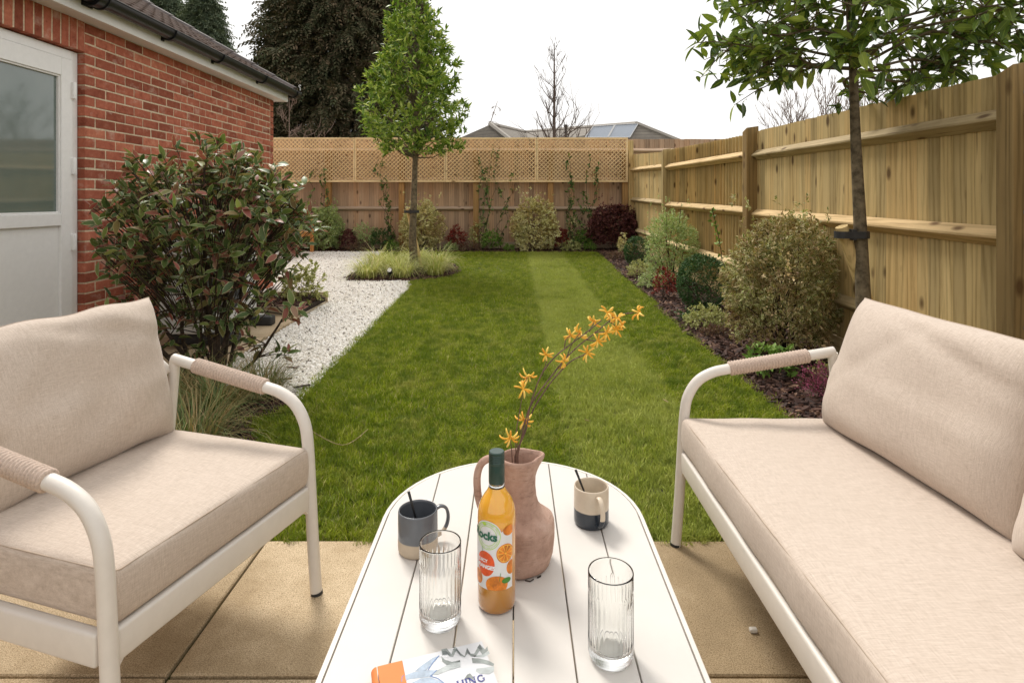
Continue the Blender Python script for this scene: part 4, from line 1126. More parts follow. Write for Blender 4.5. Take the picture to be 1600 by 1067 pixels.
for p in dome:
    q = Vector(p); o_ = Vector((p[0]*.55, p[1]*.55, p[2]-.28)); tw.tube([o_, o_.lerp(q, .5), q], [.004, .003, .002], 4, caps=False)
tw.build('twig', M['bark_dark'], ph, kind='stuff')
PH = leaf_template(1, .42, 4, .22, .22)
pos, Rm, sc = whorls(rs, tips, tdir, 7, .080, spread=1.0, twig=.10, updir=.15, tmpl=PH)
leaves_split(ph, pos, Rm, sc, PH, LM['photinia'], 296)

# ---- lawn tree (conical evergreen) and right hand tree
def stake_and_tie(root_loc, tr, x_off, hgt, dirx, label, tie_label):
    st = empty('tree_stake', (root_loc[0], root_loc[1], root_loc[2]), 0, label, 'stake')
    m = MB(); a = Vector((dirx*.30, .10, -.12)); b_ = Vector((x_off, .015, hgt))
    m.tube([a, b_], [.036, .036], 12); m.build('stake_pole', M['fence_wood'], st, smooth=True, autosmooth=40)
    m = MB(); c1 = Vector((x_off - .005, .0, hgt-.045)); 
    ring = []
    for t in np.linspace(0, 2*PI, 33):
        cx_ = x_off if math.cos(t) * x_off > 0 else 0
        rr = .044 if cx_ else tr + .004
        ring.append((cx_ + math.cos(t)*rr, math.sin(t)*rr, 0))
    for z0 in (hgt-.070,):
        vs = [(p[0], p[1], z0) for p in ring] + [(p[0], p[1], z0+.042) for p in ring] + [(p[0]*1.0 + (p[0]-x_off/2)*.06, p[1]*1.1, z0+.042) for p in ring] + [(p[0]*1.0 + (p[0]-x_off/2)*.06, p[1]*1.1, z0) for p in ring]
        n = len(ring); fs = []
        for i in range(n-1):
            for a_, b2 in ((0, 1), (1, 2), (2, 3), (3, 0)): fs.append((a_*n+i, a_*n+i+1, b2*n+i+1, b2*n+i))
        m.add(vs, fs)
    m.box(x_off*.5-.012, x_off*.5+.012, -.05, .05, hgt-.08, hgt-.015)
    t_ = m.build('tree_tie', M['rubber'], None); t_.parent = st
    return st
TL = leaf_template(1, .40, 4, .22, .22)
TL2 = leaf_template(1, .31, 3, .22, .2)
b0 = Vector((-1.535, 9.2, zg(9.2)))
tree = empty('lawn_tree', b0, 0, 'conical bright evergreen tree on a clean trunk at the edge of the lawn', 'tree')
m = MB(); pts = spline([(0.01, 0, -.05), (-.02, 0, .5), (.005, 0, 1.2), (0.03, 0, 2.2), (.02, 0, 3.2), (0, 0, 4.25)], 6)
m.tube(pts, [.082, .07, .066] + list(np.linspace(.064, .012, len(pts)-3)), 12)
m.build('trunk', M['bark'], tree, smooth=True)
rs = np.random.RandomState(5)
def prof_r(z):   # crown half width by height above the ground here
    return float(np.interp(z, [1.72, 1.9, 2.15, 2.5, 2.9, 3.4, 3.85, 4.2, 4.42], [.30, .62, .74, .80, .70, .54, .40, .25, .05]))
tips = []; dirs = []; bm_ = MB()
for i in range(1150):
    z = rs.uniform(1.80, 4.40); 
    if rs.uniform() > prof_r(z)/.8 * 1.1: continue
    a = rs.uniform(0, 2*PI); lump = 1 + .16*math.sin(3*a + z*4) + .10*math.sin(7*a - z*6)
    rr = prof_r(z) * lump * (1 - .55*rs.uniform()**2.2)
    tips.append((rr*math.cos(a), rr*math.sin(a), z)); dirs.append((math.cos(a)*.75, math.sin(a)*.75, .7))
    if i % 9 == 0: bm_.tube([(0.02, 0, max(1.7, z-.45)), (rr*.5*math.cos(a), rr*.5*math.sin(a), z-.15), tips[-1]], [.014, .008, .003], 5, caps=False)
bm_.build('limb', M['bark'], tree, smooth=True)
pos, Rm, sc = whorls(rs, np.array(tips), np.array(dirs), 10, .105, spread=.95, twig=.09, updir=.35, tmpl=TL2)
V, Fc, UV = put(TL2, pos, Rm, sc)
link('crown', fastmesh('crown', V, Fc, LM['tree'], UV, smooth=True), parent=tree, kind='stuff')
stake_and_tie(b0, .070, -.10, .92, .4, 'short round timber stake tied to the trunk of the conical lawn tree', '')

b1 = Vector((2.09, 3.62, zg(3.62)))
tree2 = empty('laurel_tree', b1, 0, 'tall dark leaved evergreen tree with a bare trunk in front of the right hand fence', 'tree')
m = MB(); pts = spline([(.06, 0, -.05), (.045, 0, .4), (.02, 0, 1.0), (-.01, 0, 1.6), (-.03, 0, 2.3), (-.03, 0, 3.2)], 6)
m.tube(pts, [.062, .055, .051] + list(np.linspace(.049, .012, len(pts)-3)), 16); m.build('trunk', M['bark'], tree2, smooth=True)
rs = np.random.RandomState(21); tips = []; dirs = []; bm_ = MB()
for i in range(48):
    a = 2*PI*i/44*7.13 + rs.normal()*.2; z0 = rs.uniform(1.9, 3.0); Lr = rs.uniform(.55, .98) * (1 if z0 < 2.35 else .8)
    if i < 12: z0 = rs.uniform(1.84, 2.3); a = [0.2, 2.9, 3.4, -.5, 2.4, -2.6, 0.0, 3.14, -.25, 3.6, .6, -1.1][i]; Lr = rs.uniform(.62, .92)
    sag = rs.uniform(-.05, .22) if i >= 12 else rs.uniform(0.0, .20)
    s0 = Vector((-.02, 0, z0)); e = Vector((Lr*math.cos(a), Lr*math.sin(a)*.85, z0 + sag))
    q = s0.lerp(e, .5) + Vector((rs.normal()*.10, rs.normal()*.10, rs.uniform(-.10, .14))); q2 = q.lerp(e, .5) + Vector((rs.normal()*.07, rs.normal()*.07, rs.normal()*.07)); path = spline([s0, q, q2, e], 4)
    bm_.tube(path, list(np.linspace(.010, .004, len(path))), 6, caps=False)
    for j in range(13):
        f_ = rs.uniform(.30, 1.0); p0 = path[int(f_*(len(path)-1))]
        dd = Vector((math.cos(a)*.6 + rs.normal()*.7, math.sin(a)*.6 + rs.normal()*.7, rs.uniform(-.55, .75))).normalized() * rs.uniform(.08, .34)
        e2 = p0 + dd; bm_.tube([p0, p0.lerp(e2, .5) + Vector((0, 0, .012)), e2], [.0045, .0032, .002], 5, caps=False)
        tips.append(tuple(e2)); dirs.append(tuple(dd.normalized()))
    tips.append(tuple(e)); dirs.append(tuple((e-q).normalized()))
bm_.build('limb', M['bark'], tree2, smooth=True)
pos, Rm, sc = whorls(rs, np.array(tips), np.array(dirs), 6, .098, spread=.9, twig=.08, updir=.05, tmpl=TL)
keep = (pos[:, 2] > 1.52)
leaves_split(tree2, pos[keep], Rm[keep], sc[keep], TL, LM['tree_near'], 298)
bm_ = MB()
for p in ((.62, -.1, 1.78), (.64, -.09, 1.77), (-.05, -.12, 2.02), (-.04, -.13, 2.01), (.63, -.08, 1.80)):
    bm_.lathe([(0, -.008), (.006, -.005), (.008, 0), (.006, .005), (0, .008)], 8, p)
bm_.build('berry', simple('red berry', (.55, .03, .02), .3), tree2, smooth=True)
stake_and_tie(b1 + Vector((.005, 0, 0)), .054, -.09, 1.005, 1.13, 'round timber stake strapped with a black tie to the right hand tree', '')

# ---- climbers on the trellis
def climber(label, px, pxt, seed, top=2.3, nst=3, dens=26):
    rs = np.random.RandomState(seed); y = 12.02; x = (px - 802)/F*y; x2 = (pxt-802)/F*y; base = Vector((x, y-.04, zg(y)))
    root = empty('climbing_plant', base, 0, label, 'climber', 'young climbers planted along the trellis')
    m = MB(); T = []; Dn = []
    for s_ in range(nst):
        p = Vector((rs.normal()*.03, 0, -.02)); hgt = (top - zg(y)) * rs.uniform(.65, 1.0); tx = (x2-x) + rs.normal()*.16; path = [p]
        for i in range(1, 9):
            f_ = i/8; path.append(Vector((tx*f_ + rs.normal()*.05, -.01 - .03*rs.uniform(), hgt*f_)))
        path = spline(path, 4); m.tube(path, list(np.linspace(.005, .002, len(path))), 5, caps=False)
        for i in range(dens):
            f_ = rs.uniform(.06, 1)**.9; q = path[int(f_*(len(path)-1))]; T.append(tuple(q)); Dn.append((rs.normal(), -.6, rs.normal()*.5))
    m.build('stem', M['bark_dark'], root)
    pos, Rm, sc = whorls(rs, np.array(T), np.array(Dn), 3, .062, spread=.8, twig=.02, updir=-.1, tmpl=PG)
    V, Fc, UV = put(PG, pos, Rm, sc); link('foliage', fastmesh('foliage', V, Fc, LM['climber'], UV), parent=root, kind='stuff')
climber('young climber left of the round green shrub at the end of the gravel', 475, 470, 1, 1.9, 2)
climber('young climber spreading up beside the post behind the round green shrub', 522, 500, 2, 2.0, 3)
climber('leafy climber between the dark green plant and the lawn tree trunk', 612, 598, 3, 2.2, 4, 22)
climber('climber in the back bed right of the dark red spiky plant', 752, 765, 4, 2.35, 4)
climber('climber reaching the trellis left of the pale middle shrub', 782, 790, 5, 1.9, 2)
climber('climber right of the pale middle shrub with glossy dark leaves', 888, 878, 6, 2.3, 4)
climber('climber beside the purple shrub at the right end of the trellis', 912, 925, 7, 2.2, 3, 22)
climber('small climber behind the cream sprigs right of the middle post', 902, 900, 8, 1.8, 2)
# tall leafy sprig by the right fence
rsx = np.random.RandomState(3)
rt = empty('leafy_sprig', (2.28, 6.55, zg(6.5)), 0, 'thin tall leafy sprig against the right fence behind the larger clipped ball', 'plant')
m = MB(); T = []; path = spline([(0, 0, -.02), (.02, 0, .4), (-.02, 0, .7), (-.1, -.02, 1.02)], 6); m.tube(path, .004, 5)
for q in path[8:]: T.append(tuple(q))
m.build('stem', M['bark_dark'], rt)
pos, Rm, sc = whorls(rsx, np.array(T), np.tile([0, -.5, .4], (len(T), 1)), 4, .05, tmpl=PG, spread=1.0); V, Fc, UV = put(PG, pos, Rm, sc)
link('foliage', fastmesh('foliage', V, Fc, LM['green'], UV), parent=rt, kind='stuff')

# ---- background trees
def frond(seed):
    # drooping conifer spray: a few short pointed sprigs each side of a rib
    rs = np.random.RandomState(seed); vs = []; fs = []; uv = []
    n = 7
    for i in range(n):
        t = i/(n-1); y = t*.8; z = -.35*t*t
        for s_ in (-1, 1):
            L_ = .30*(1-.6*t); a = R(48); dx, dy = s_*math.sin(a)*L_, math.cos(a)*L_; b_ = len(vs)
            vs += [(0, y, z), (dx*.5+.03, y+dy*.5-.03*s_, z-.03), (dx, y+dy, z-.12*rs.uniform(.4, 1.6)), (dx*.5-.03, y+dy*.5+.03*s_, z-.02)]
            fs.append((b_, b_+1, b_+2, b_+3)); uv += [(.5, t)]*4
    return np.array(vs), np.array(fs), np.array(uv)
FR = frond(1)
def conifer(label, base, h, rad_fn, n, size, mat, seed, z0=1.0, inner=.5, group=None):
    rs = np.random.RandomState(seed); root = empty('conifer_tree', base, 0, label, 'tree', group)
    m = MB(); m.tube([(0, 0, -.3), (0, 0, h*.5), (0, 0, h*.97)], [.22, .14, .03], 8); m.build('trunk', M['bark_dark'], root, smooth=True)
    z = z0 + (h - z0)*rs.uniform(size=n)**1.15; a = rs.uniform(0, 2*PI, n)
    rr = np.array([rad_fn(q) for q in z]); lump = 1 + .10*np.sin(5*a + z*2.1) + .08*np.sin(11*a - z*3.7) + .06*np.sin(z*7 + 3*a)
    rad = rr * lump * (1 - inner*rs.uniform(size=n)**1.6)
    pos = np.stack([rad*np.cos(a), rad*np.sin(a), z], 1)
    d = np.stack([np.cos(a) + rs.normal(size=n)*.35, np.sin(a) + rs.normal(size=n)*.35, -.15 + rs.normal(size=n)*.45], 1)
    Rm = frames(d, np.array([0, 0, 1]) + rs.normal(size=(n, 3))*.3, rs.uniform(-.8, .8, n)); sc = size*rs.uniform(.6, 1.35, n)
    V, Fc, UV = put(FR, pos, Rm, sc); link('crown', fastmesh('crown', V, Fc, mat, UV), parent=root, kind='stuff')
    return root
cf = lambda z: float(np.interp(z, [0, 2, 4.5, 6.5, 8.2, 12.5], [2.9, 2.9, 2.7, 2.35, 1.95, .1]))
conifer('huge dark brown green conifer towering behind the trellis fence', ((533-802)/F*21, 21, .2), 12.5, cf, 22000, .66, LM['conifer'], 31, 1.2, .55)
conifer('lower dark conifer merging with the right side of the huge conifer', ((618-802)/F*22.5, 22.5, .2), 12, lambda z: float(np.interp(z, [0, 2.5, 7, 12], [1.2, 1.2, 1.0, .1])), 8000, .66, LM['conifer'], 32, 1.0, .55)
conifer('small grey green conifer top showing above the roof, right of its pair', ((318-802)/F*24, 24, .2), 9.1, lambda z: float(np.interp(z, [0, 6, 9.2], [1.6, 1.2, .1])), 7000, .55, LM['conifer_green'], 33, 3, .6, 'conifers behind the roof')
conifer('small grey green conifer top showing above the roof, left of its pair', ((258-802)/F*24.5, 24.5, .2), 9.4, lambda z: float(np.interp(z, [0, 6, 9.8], [1.5, 1.1, .1])), 7000, .55, LM['conifer_green'], 34, 3, .6, 'conifers behind the roof')

def bare(name, label, base, h, seed, nb_, r0, spread, up, mat, levels=3, group=None, cat='tree', start=.25, lean=(0, 0), wig=.06, droop=0, crv=.0, per=4, taper=.35, rmin=.0085):
    rs = np.random.RandomState(seed); root = empty(name, base, 0, label, cat, group)
    tm = MB(); bm2 = MB()
    path = spline([(0, 0, -.2), (lean[0]*.4, lean[1]*.4, h*.45), (lean[0], lean[1], h)], 8)
    tm.tube(path, list(np.linspace(r0, r0*.12, len(path))), 7, caps=False); tm.build('trunk', mat, root, smooth=True)
    def grow(p, d, L_, r_, lev):
        pts = [p]; dd = d.copy()
        for i in range(5):
            dd = (dd + Vector((rs.normal()*wig, rs.normal()*wig, rs.normal()*wig + up*.10 - droop*.22))).normalized(); pts.append(pts[-1] + dd*L_/5)
        r_ = max(r_, rmin); bm2.tube(pts, [r_, r_*.9, r_*.8, r_*.7, r_*.6, r_*.4], 4 if lev < 2 else 3, caps=False)
        if lev < levels:
            for j in range(per):
                q = pts[rs.randint(1, 6)]; a = rs.uniform(0, 2*PI)
                nd_ = (dd + Vector((math.cos(a), math.sin(a), rs.uniform(-.2, .5)))*rs.uniform(.45, .85)).normalized(); grow(q, nd_, L_*rs.uniform(.4, .65), r_*.5, lev+1)
    for i in range(nb_):
        f_ = start + (1-start)*(i+rs.uniform())/nb_*.95; p = path[int(f_*(len(path)-1))]; a = i*2.4 + rs.normal()*.3
        L_ = spread*(1.12-f_)*rs.uniform(.75, 1.1)
        grow(p, Vector((math.cos(a), math.sin(a), .35+up*.5)).normalized(), L_, r0*.32*(1.2-f_), 1)
    bm2.build('branches', mat, root, kind='stuff')
    return root
bare('bare_tree', 'bare slender tree with upright branches behind the trellis, beside the solar roof', ((866-802)/F*19, 19, .2), 6.0, 41, 40, .10, 2.2, 1.1, M['bark_grey'], 3, start=.22, wig=.10, per=3, rmin=.0062)
bare('birch_tree', 'leaning bare birch with hanging twigs right of the conical lawn tree', ((722-802)/F*26, 26, .2), 5.3, 42, 18, .07, 1.5, 0, M['thicket'], 3, start=.45, lean=(1.55, 0), wig=.16, droop=.9, per=4)
bare('bare_shrub', 'tangled bare shrub between the house corner and the dark conifer', ((452-802)/F*14, 14, .2), 3.4, 43, 20, .04, 1.5, .8, M['thicket'], 3, start=.1, wig=.22, per=3, cat='shrub')
for i, (px, y, h, lb) in enumerate(((1235, 17, 4.0, 'leftmost bare bush top above the right fence'), (1290, 15.5, 4.0, 'bare bush top just left of the right hand trunk above the fence'), (1372, 14.5, 4.25, 'bare bush top just right of the right hand trunk above the fence'), (1440, 13.5, 4.3, 'bare bush top near the tall post above the right fence'), (1340, 16.5, 4.2, 'bare bush top directly behind the right hand trunk'))):
    bare('bare_bush', lb, ((px-802)/F*y, y, .2), h, 50+i, 34, .04, 2.2, 1.3, M['thicket'], 3, start=.12, wig=.09, per=3, group='bare bushes beyond the right fence', cat='bush')
# ================================================================== NEIGHBOURING HOUSE
def nroof_mat():
    m, nt, b = newmat('grey brown roof tiles')
    co = nd(nt, 'ShaderNodeTexCoord'); sx = nd(nt, 'ShaderNodeSeparateXYZ'); nt.links.new(co.outputs['Object'], sx.inputs[0])
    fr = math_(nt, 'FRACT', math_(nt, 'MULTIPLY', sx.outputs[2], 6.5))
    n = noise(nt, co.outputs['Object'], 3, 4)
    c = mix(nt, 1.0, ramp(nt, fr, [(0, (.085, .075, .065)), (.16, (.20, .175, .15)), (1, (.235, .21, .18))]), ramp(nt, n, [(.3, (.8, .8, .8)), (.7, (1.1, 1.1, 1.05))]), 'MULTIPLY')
    nt.links.new(c, b.inputs['Base Color']); b.inputs['Roughness'].default_value = .85
    bump(nt, b, fr, .8, .04)
    return m
nrm = nroof_mat(); cap = simple('pale hip tile', (.36, .33, .29), .8, nscale=3); nwall = simple('neighbour brick', (.30, .16, .11), .9, nscale=8)
nh = empty('neighbour_bungalow', (5, 27, .2), 0, 'low tiled bungalow roof with two solar panels behind the back fence', 'house')
def nl(v): return Vector(v) - Vector((5, 27, .2))
A = P(766, 195, 25); B = P(820, 207, 33); Cc = P(672, 236, 27); Dd = P(818, 236, 22.5); E = Vector((B.x+1.0, B.y, Dd.z))
m = MB(); m.add([nl(A), nl(Cc), nl(Dd)], [(0, 1, 2)]); m.add([nl(A), nl(Dd), nl(Vector((B.x+.5, 23.5, Dd.z))), nl(B)], [(0, 1, 2, 3)])
F1 = P(995, 194, 25.5); B2 = P(815, 207.5, 33.2); L1 = P(860, 236, 25); R1 = P(1108, 236, 23.8); L1.z = R1.z = Dd.z
FL = Vector((L1.x-2.5, 25, Dd.z))
nA = (R1 - F1).cross(FL - F1)
m.add([nl(B2), nl(FL), nl(R1), nl(F1)], [(0, 1, 2, 3)]); BR = Vector((R1.x+.8, 33, R1.z)); m.add([nl(F1), nl(R1), nl(BR)], [(0, 1, 2)])
m.build('roof', nrm, nh)
for a, b_ in ((A, Dd), (A, B), (B2, F1), (F1, R1)):
    m = MB(); m.tube([nl(a) + Vector((0, 0, .02)), nl(b_) + Vector((0, 0, .02))], .10, 6); m.build('ridge_tile', cap, nh)
m = MB(); m.box(-8.5, 3.0, -2.2, 6, -.3, 2.55); m.build('wall', nwall, nh)
solar = simple('solar glass', (.30, .34, .40), .12, var=.04, coat=1.0, nscale=2)
pn = (F1 - FL).cross(R1 - FL).normalized()
if pn.z < 0: pn = -pn
def onroof(px, py):
    d = P(px, py, 1) - Vector((0, 0, CAMH)); o = Vector((0, 0, CAMH)); t = (F1 - o).dot(pn) / d.dot(pn); return o + d*t
for q in (((927, 200), (960, 197.6), (949, 217), (914, 217)), ((961.5, 197.4), (997, 195.5), (984, 217), (950.5, 217))):
    c4 = [nl(onroof(*p)) + pn*.06 for p in q]; lo = [p - pn*.05 for p in c4]
    m = MB(); m.add(c4 + lo, [(0,1,2,3), (7,6,5,4), (0,4,5,1), (1,5,6,2), (2,6,7,3), (3,7,4,0)]); pnl = m.build('solar_panel', solar, nh)
    m = MB()
    for i in range(4): m.bar(c4[i] + pn*.01, c4[(i+1) % 4] + pn*.01, .035, .03, up=pn)
    m.build('panel_frame', simple('panel frame', (.5, .5, .5), .4, metal=.4), pnl)
m = MB(); q = nl(P(884, 216, 26)); m.tube([q - Vector((0, 0, .3)), q + Vector((0, 0, .48))], .055, 8); m.tube([q + Vector((0, 0, .46)), q + Vector((0, 0, .58))], .085, 8); m.build('flue_pipe', M['rubber'], nh)

# ================================================================== THINGS ALONG THE HOUSE
grey = simple('pale grey cabinet metal', (.62, .63, .62), .4, var=.02); dgrey = simple('dark fan grille', (.10, .10, .10), .5)
hp = empty('heat_pump', (-2.55, 5.05, zg(5.05)), 0, 'pale heat pump cabinet on black feet, hidden behind the red leaved shrub', 'heat pump')
m = MB(); m.box(-.16, .16, -.50, .50, .11, .94); m.build('cabinet', grey, hp, bevel=.012)
m = MB(); m.box(-.17, .17, -.51, .51, .941, .955); m.build('lid', grey, hp, bevel=.004)
m = MB()
for r_ in np.linspace(.06, .34, 9): m.lathe([(r_-.004, .0), (r_+.004, .0), (r_+.004, .01), (r_-.004, .01)], 36, (0, 0, 0), close=True)
for i in range(12):
    a = PI*i/6; m.bar((math.cos(a)*.06, math.sin(a)*.06, .004), (math.cos(a)*.34, math.sin(a)*.34, .004), .006, .006)
g_ = m.build('fan_grille', dgrey, hp); g_.rotation_euler = (0, R(90), 0); g_.location = (.163, -.08, .53)
m = MB(); m.lathe([(0, 0), (.35, 0), (.35, .004), (0, .004)], 36); g_ = m.build('fan_opening', M['rubber'], hp); g_.rotation_euler = (0, R(90), 0); g_.location = (.160, -.08, .53)
for yy in (-.34, .34):
    m = rounded_box(.26, .055, .045, .02, (3, 1, 1), 3); m.v = [(p[0]+.12, p[1]+yy, p[2]+.048) for p in m.v]; m.build('rubber_foot', M['rubber'], hp, smooth=True)
    m = MB(); m.box(-.16, .30, yy-.02, yy+.02, .094, .108); m.build('foot_rail', grey, hp)

bench = empty('wooden_bench', (-3.92, 10.45, zg(10.4)), 0, 'orange brown wooden garden bench on the white gravel, partly hidden by the red leaved shrub', 'bench')
for (x, y, h) in ((.0, 0, .62), (-.42, 0, .62), (.0, 1.15, .62), (-.42, 1.15, .86)):
    m = MB(); m.box(x-.03, x+.03, y-.03, y+.03, 0, h); m.build('leg', M['bench_wood'], bench, bevel=.004)
for y in (0, 1.15):
    m = MB(); m.box(-.47, .07, y-.035, y+.035, .621, .65); m.build('armrest', M['bench_wood'], bench, bevel=.005)
for i in range(4):
    m = MB(); m.box(-.41 + i*.11, -.315 + i*.11, .031, 1.119, .40, .42); m.build('seat_slat', M['bench_wood'], bench, bevel=.003)
m = MB(); m.box(-.39, -.031, -.012, .012, .36, .399); m.box(-.39, -.031, 1.138, 1.162, .36, .399); m.box(-.012, .012, .031, 1.119, .34, .395); m.build('apron', M['bench_wood'], bench)
for z in (.55, .68, .80):
    m = MB(); m.box(-.44, -.42, .031, 1.119, z, z+.07); m.build('back_slat', M['bench_wood'], bench, bevel=.003)

sp = empty('spotlight', (-1.68, 8.12, zg(8.1)), 0, 'small black garden spotlight at the front corner of the tree bed', 'garden light')
m = MB(); m.tube([(0, 0, -.05), (0, 0, .06)], .008, 8); m.build('spike', M['black_plastic'], sp)
m = MB(); a = Vector((0, .05, .065)); b_ = Vector((.0, -.045, .125)); m.tube([a, a.lerp(b_, .3), b_], [.026, .034, .036], 16); m.build('lamp_head', M['black_plastic'], sp, smooth=True, autosmooth=40)
m = MB(); d = (b_-a).normalized(); m.tube([b_ + d*.0005, b_ + d*.003], .030, 16); m.build('lens', simple('pale lamp lens', (.8, .8, .78), .15), sp)

# ================================================================== ARMCHAIR AND SOFA
def pillow_mesh(w_, h, t, seed, name='back_cushion', nx=44, nz=30):
    # local: x = thickness, y = width, z = height (0..h)
    rs = np.random.RandomState(seed); ks = rs.normal(size=(7, 2)) * 5; ph_ = rs.uniform(0, 6, 7); m = MB()
    def pt(u, v, s_):
        e = (max(0, 1 - abs(u)**4.5) ** .5) * (max(0, 1 - abs(v)**4.0) ** .5)
        wr = sum(math.sin(ks[i][0]*u + ks[i][1]*v + ph_[i]) for i in range(7)) / 7
        cr = .05*math.exp(-((abs(u)-1)**2 + (abs(v)-1)**2)*14) * 0
        pinch = 1 - .018*(1-abs(v)**2)*abs(u)**3 ; pinchz = 1 - .024*(1-abs(u)**2)*abs(v)**3
        th = t/2 * e * (1 + .16*wr) * (1.12 if v < 0 else 1.0)
        crease = -.010*math.exp(-((u - .7*v + .55)/.07)**2)*e*.6 - .011*math.exp(-((v + .35*u - .75)/.09)**2)*e + .006*math.sin(9*u + 5*v)*math.exp(-((v-.85)/.2)**2)*e
        return (s_*(th + crease) + .016*math.sin(2.2*u+.6)*v, u*w_/2*pinch, h/2 + v*h/2*pinchz + .010*wr*abs(v)**3)
    def par(n): 
        q = np.linspace(-1, 1, n+1); return np.sign(q)*np.abs(np.sin(q*PI/2))**.9
    U, V = par(nx), par(nz)
    for s_ in (-1, 1):
        m.add([pt(u, v, s_) for u in U for v in V], [(i*(nz+1)+j, (i+1)*(nz+1)+j, (i+1)*(nz+1)+j+1, i*(nz+1)+j+1) for i in range(nx) for j in range(nz)])
    me = m.mesh(name, M['fabric'], smooth=True, merge=1e-5)
    seam = [pt(u, -1, 1) for u in U] + [pt(1, v, 1) for v in V[1:]] + [pt(u, 1, 1) for u in U[::-1][1:]] + [pt(-1, v, 1) for v in V[::-1][1:]]
    sm = MB(); sm.tube([Vector(p) for p in seam], .0022, 6)
    return me, sm
def seating(name, loc, rz, w_, nback, label, cat, backw, arms=(1, -1)):
    root = empty(name, loc, rz, label, cat)
    tr = .0175; hw = w_/2
    for s_ in arms:
        y = s_*hw
        path = spline([(.03, y, .0), (.018, y, .16), (.008, y, .33), (0, y, .45), (-.012, y, .515), (-.045, y, .568), (-.095, y, .598), (-.16, y, .613), (-.32, y, .640), (-.52, y, .672)], 7)
        m = MB(); m.tube(path, [tr]*len(path), 20); m.build('arm', M['white_frame'], root, smooth=True, autosmooth=50)
        m = MB(); m.tube(spline([(-.515, y*.999, .668), (-.55, y, .34), (-.60, y, .0)], 6), [tr*.95]*13, 18); m.build('back_leg', M['white_frame'], root, smooth=True, autosmooth=50)
        m = MB(); m.tube([(.0315, y, -.0005), (.0305, y, .008)], .0182, 16); m.tube([(-.603, y, -.0005), (-.602, y, .008)], .0178, 16); m.build('foot_cap', M['rubber'], root)
        m = MB(); a = Vector((-.155, y, .6125)); b_ = Vector((-.43, y, .6575)); n = 27
        prof_pts = []; rad = []
        for i in range(n*6 + 1):
            f_ = i/(n*6); prof_pts.append(a.lerp(b_, f_)); rad.append(tr + .0030 + .0045*abs(math.sin(PI*i/6)))
        m.tube(prof_pts, rad, 20); m.build('cord_wrap', M['cord'], root, smooth=True)
    m = rounded_box(.013, hw - .014, .035, .008, (1, 10, 1), 3); m.v = [(p[0]+.004, p[1], p[2]+.295) for p in m.v]; m.build('front_rail', M['white_frame'], root, smooth=True, autosmooth=60)
    m = rounded_box(.013, hw - .014, .035, .008, (1, 10, 1), 3); m.v = [(p[0]-.555, p[1], p[2]+.295) for p in m.v]; m.build('back_rail', M['white_frame'], root, smooth=True, autosmooth=60)
    for s_ in arms:
        m = rounded_box(.265, .013, .035, .008, (6, 1, 1), 3); m.v = [(p[0]-.276, p[1]+s_*hw, p[2]+.295) for p in m.v]; m.build('side_rail', M['white_frame'], root, smooth=True, autosmooth=60)
        for (x, up) in ((.004, 1),):   # small gusset where the rail curves into the leg
            m = MB(); m.prism([(0, 0), (.016, 0), (0, -.018)], (-.006, s_*(hw-.014), .262), (.014, s_*(hw-.014), .262), (0, -s_, 0), (0, 0, 1)); m.build('corner_bracket', M['white_frame'], root)
    for i in range(int(w_/.11)):
        y = -hw + .06 + i*.11
        m = MB(); m.box(-.54, -.012, y, y+.05, .300, .312); m.build('seat_slat', M['white_frame'], root)
    m = MB(); m.tube(spline([(-.53, -hw+.01, .63), (-.60, -hw+.07, .73), (-.61, -hw+.14, .75), (-.61, hw-.14, .75), (-.60, hw-.07, .73), (-.53, hw-.01, .63)], 6), .015, 14); m.build('back_frame', M['white_frame'], root, smooth=True)
    n_s = int(w_/.1)
    for i in range(1, n_s):
        y = -hw + i*w_/n_s; m = MB(); m.tube([(-.553, y, .32), (-.606, y, .745)], .006, 8); m.build('back_spindle', M['white_frame'], root)
    # seat cushion
    sx, sy, sz = .285, hw - .012, .058
    def puff(o):
        if o.z > sz*.2:
            u = min(1, abs(o.x/sx)); v = min(1, abs(o.y/sy)); o.z += .009*(1-u**4)*(1-v**6)*(o.z/sz) + .0018*math.sin(o.x*31 + o.y*9)*math.sin(o.y*17 + 1)
        bul = .006*(1-(o.z/sz)**2); 
        o.x += bul*(1 if o.x > 0 else -1)*(abs(o.x)/sx)**8 + .0016*math.sin(o.y*23)*(abs(o.x)/sx)**8; o.y += bul*(1 if o.y > 0 else -1)*(abs(o.y)/sy)**8
        return o
    m = rounded_box(sx, sy, sz, .017, (12, int(w_*28), 4), 4, puff)
    sc_ = m.build('seat_cushion', M['fabric'], root, smooth=True, merge=1e-5, loc=(-.275, 0, .3905))
    for zz in (sz-.006, -sz+.006):
        loop = []
        for u in np.linspace(-1, 1, 40): loop.append((sx-.0052, u*(sy-.02), zz))
        m = MB(); pp = [Vector((sx-.0035, u*(sy-.016), zz + (.0))) for u in np.linspace(-1, 1, 50)]
        pp = [Vector((-sx+.02, -sy+.0035, zz))] + [Vector((sx-.02, -sy+.0035, zz)), Vector((sx-.008, -sy+.008, zz))] + pp + [Vector((sx-.008, sy-.008, zz)), Vector((sx-.02, sy-.0035, zz)), Vector((-sx+.02, sy-.0035, zz))]
        m.tube(pp, .0019, 6); m.build('piping', M['piping'], sc_, smooth=True)
    # back cushions
    for i in range(nback):
        y = hw - .035 - backw/2 - i*(backw + .008) if nback > 1 else hw - .03 - backw/2
        me, sm = pillow_mesh(backw, .44, .165, 100 + i + int(w_*10))
        o = link('back_cushion', me, parent=root, loc=(-.485, y, .447)); o.rotation_euler = (0, R(-15), R(2.5 if i == 1 else 0))
        sm.build('piping', M['piping'], o, smooth=True)
    return root
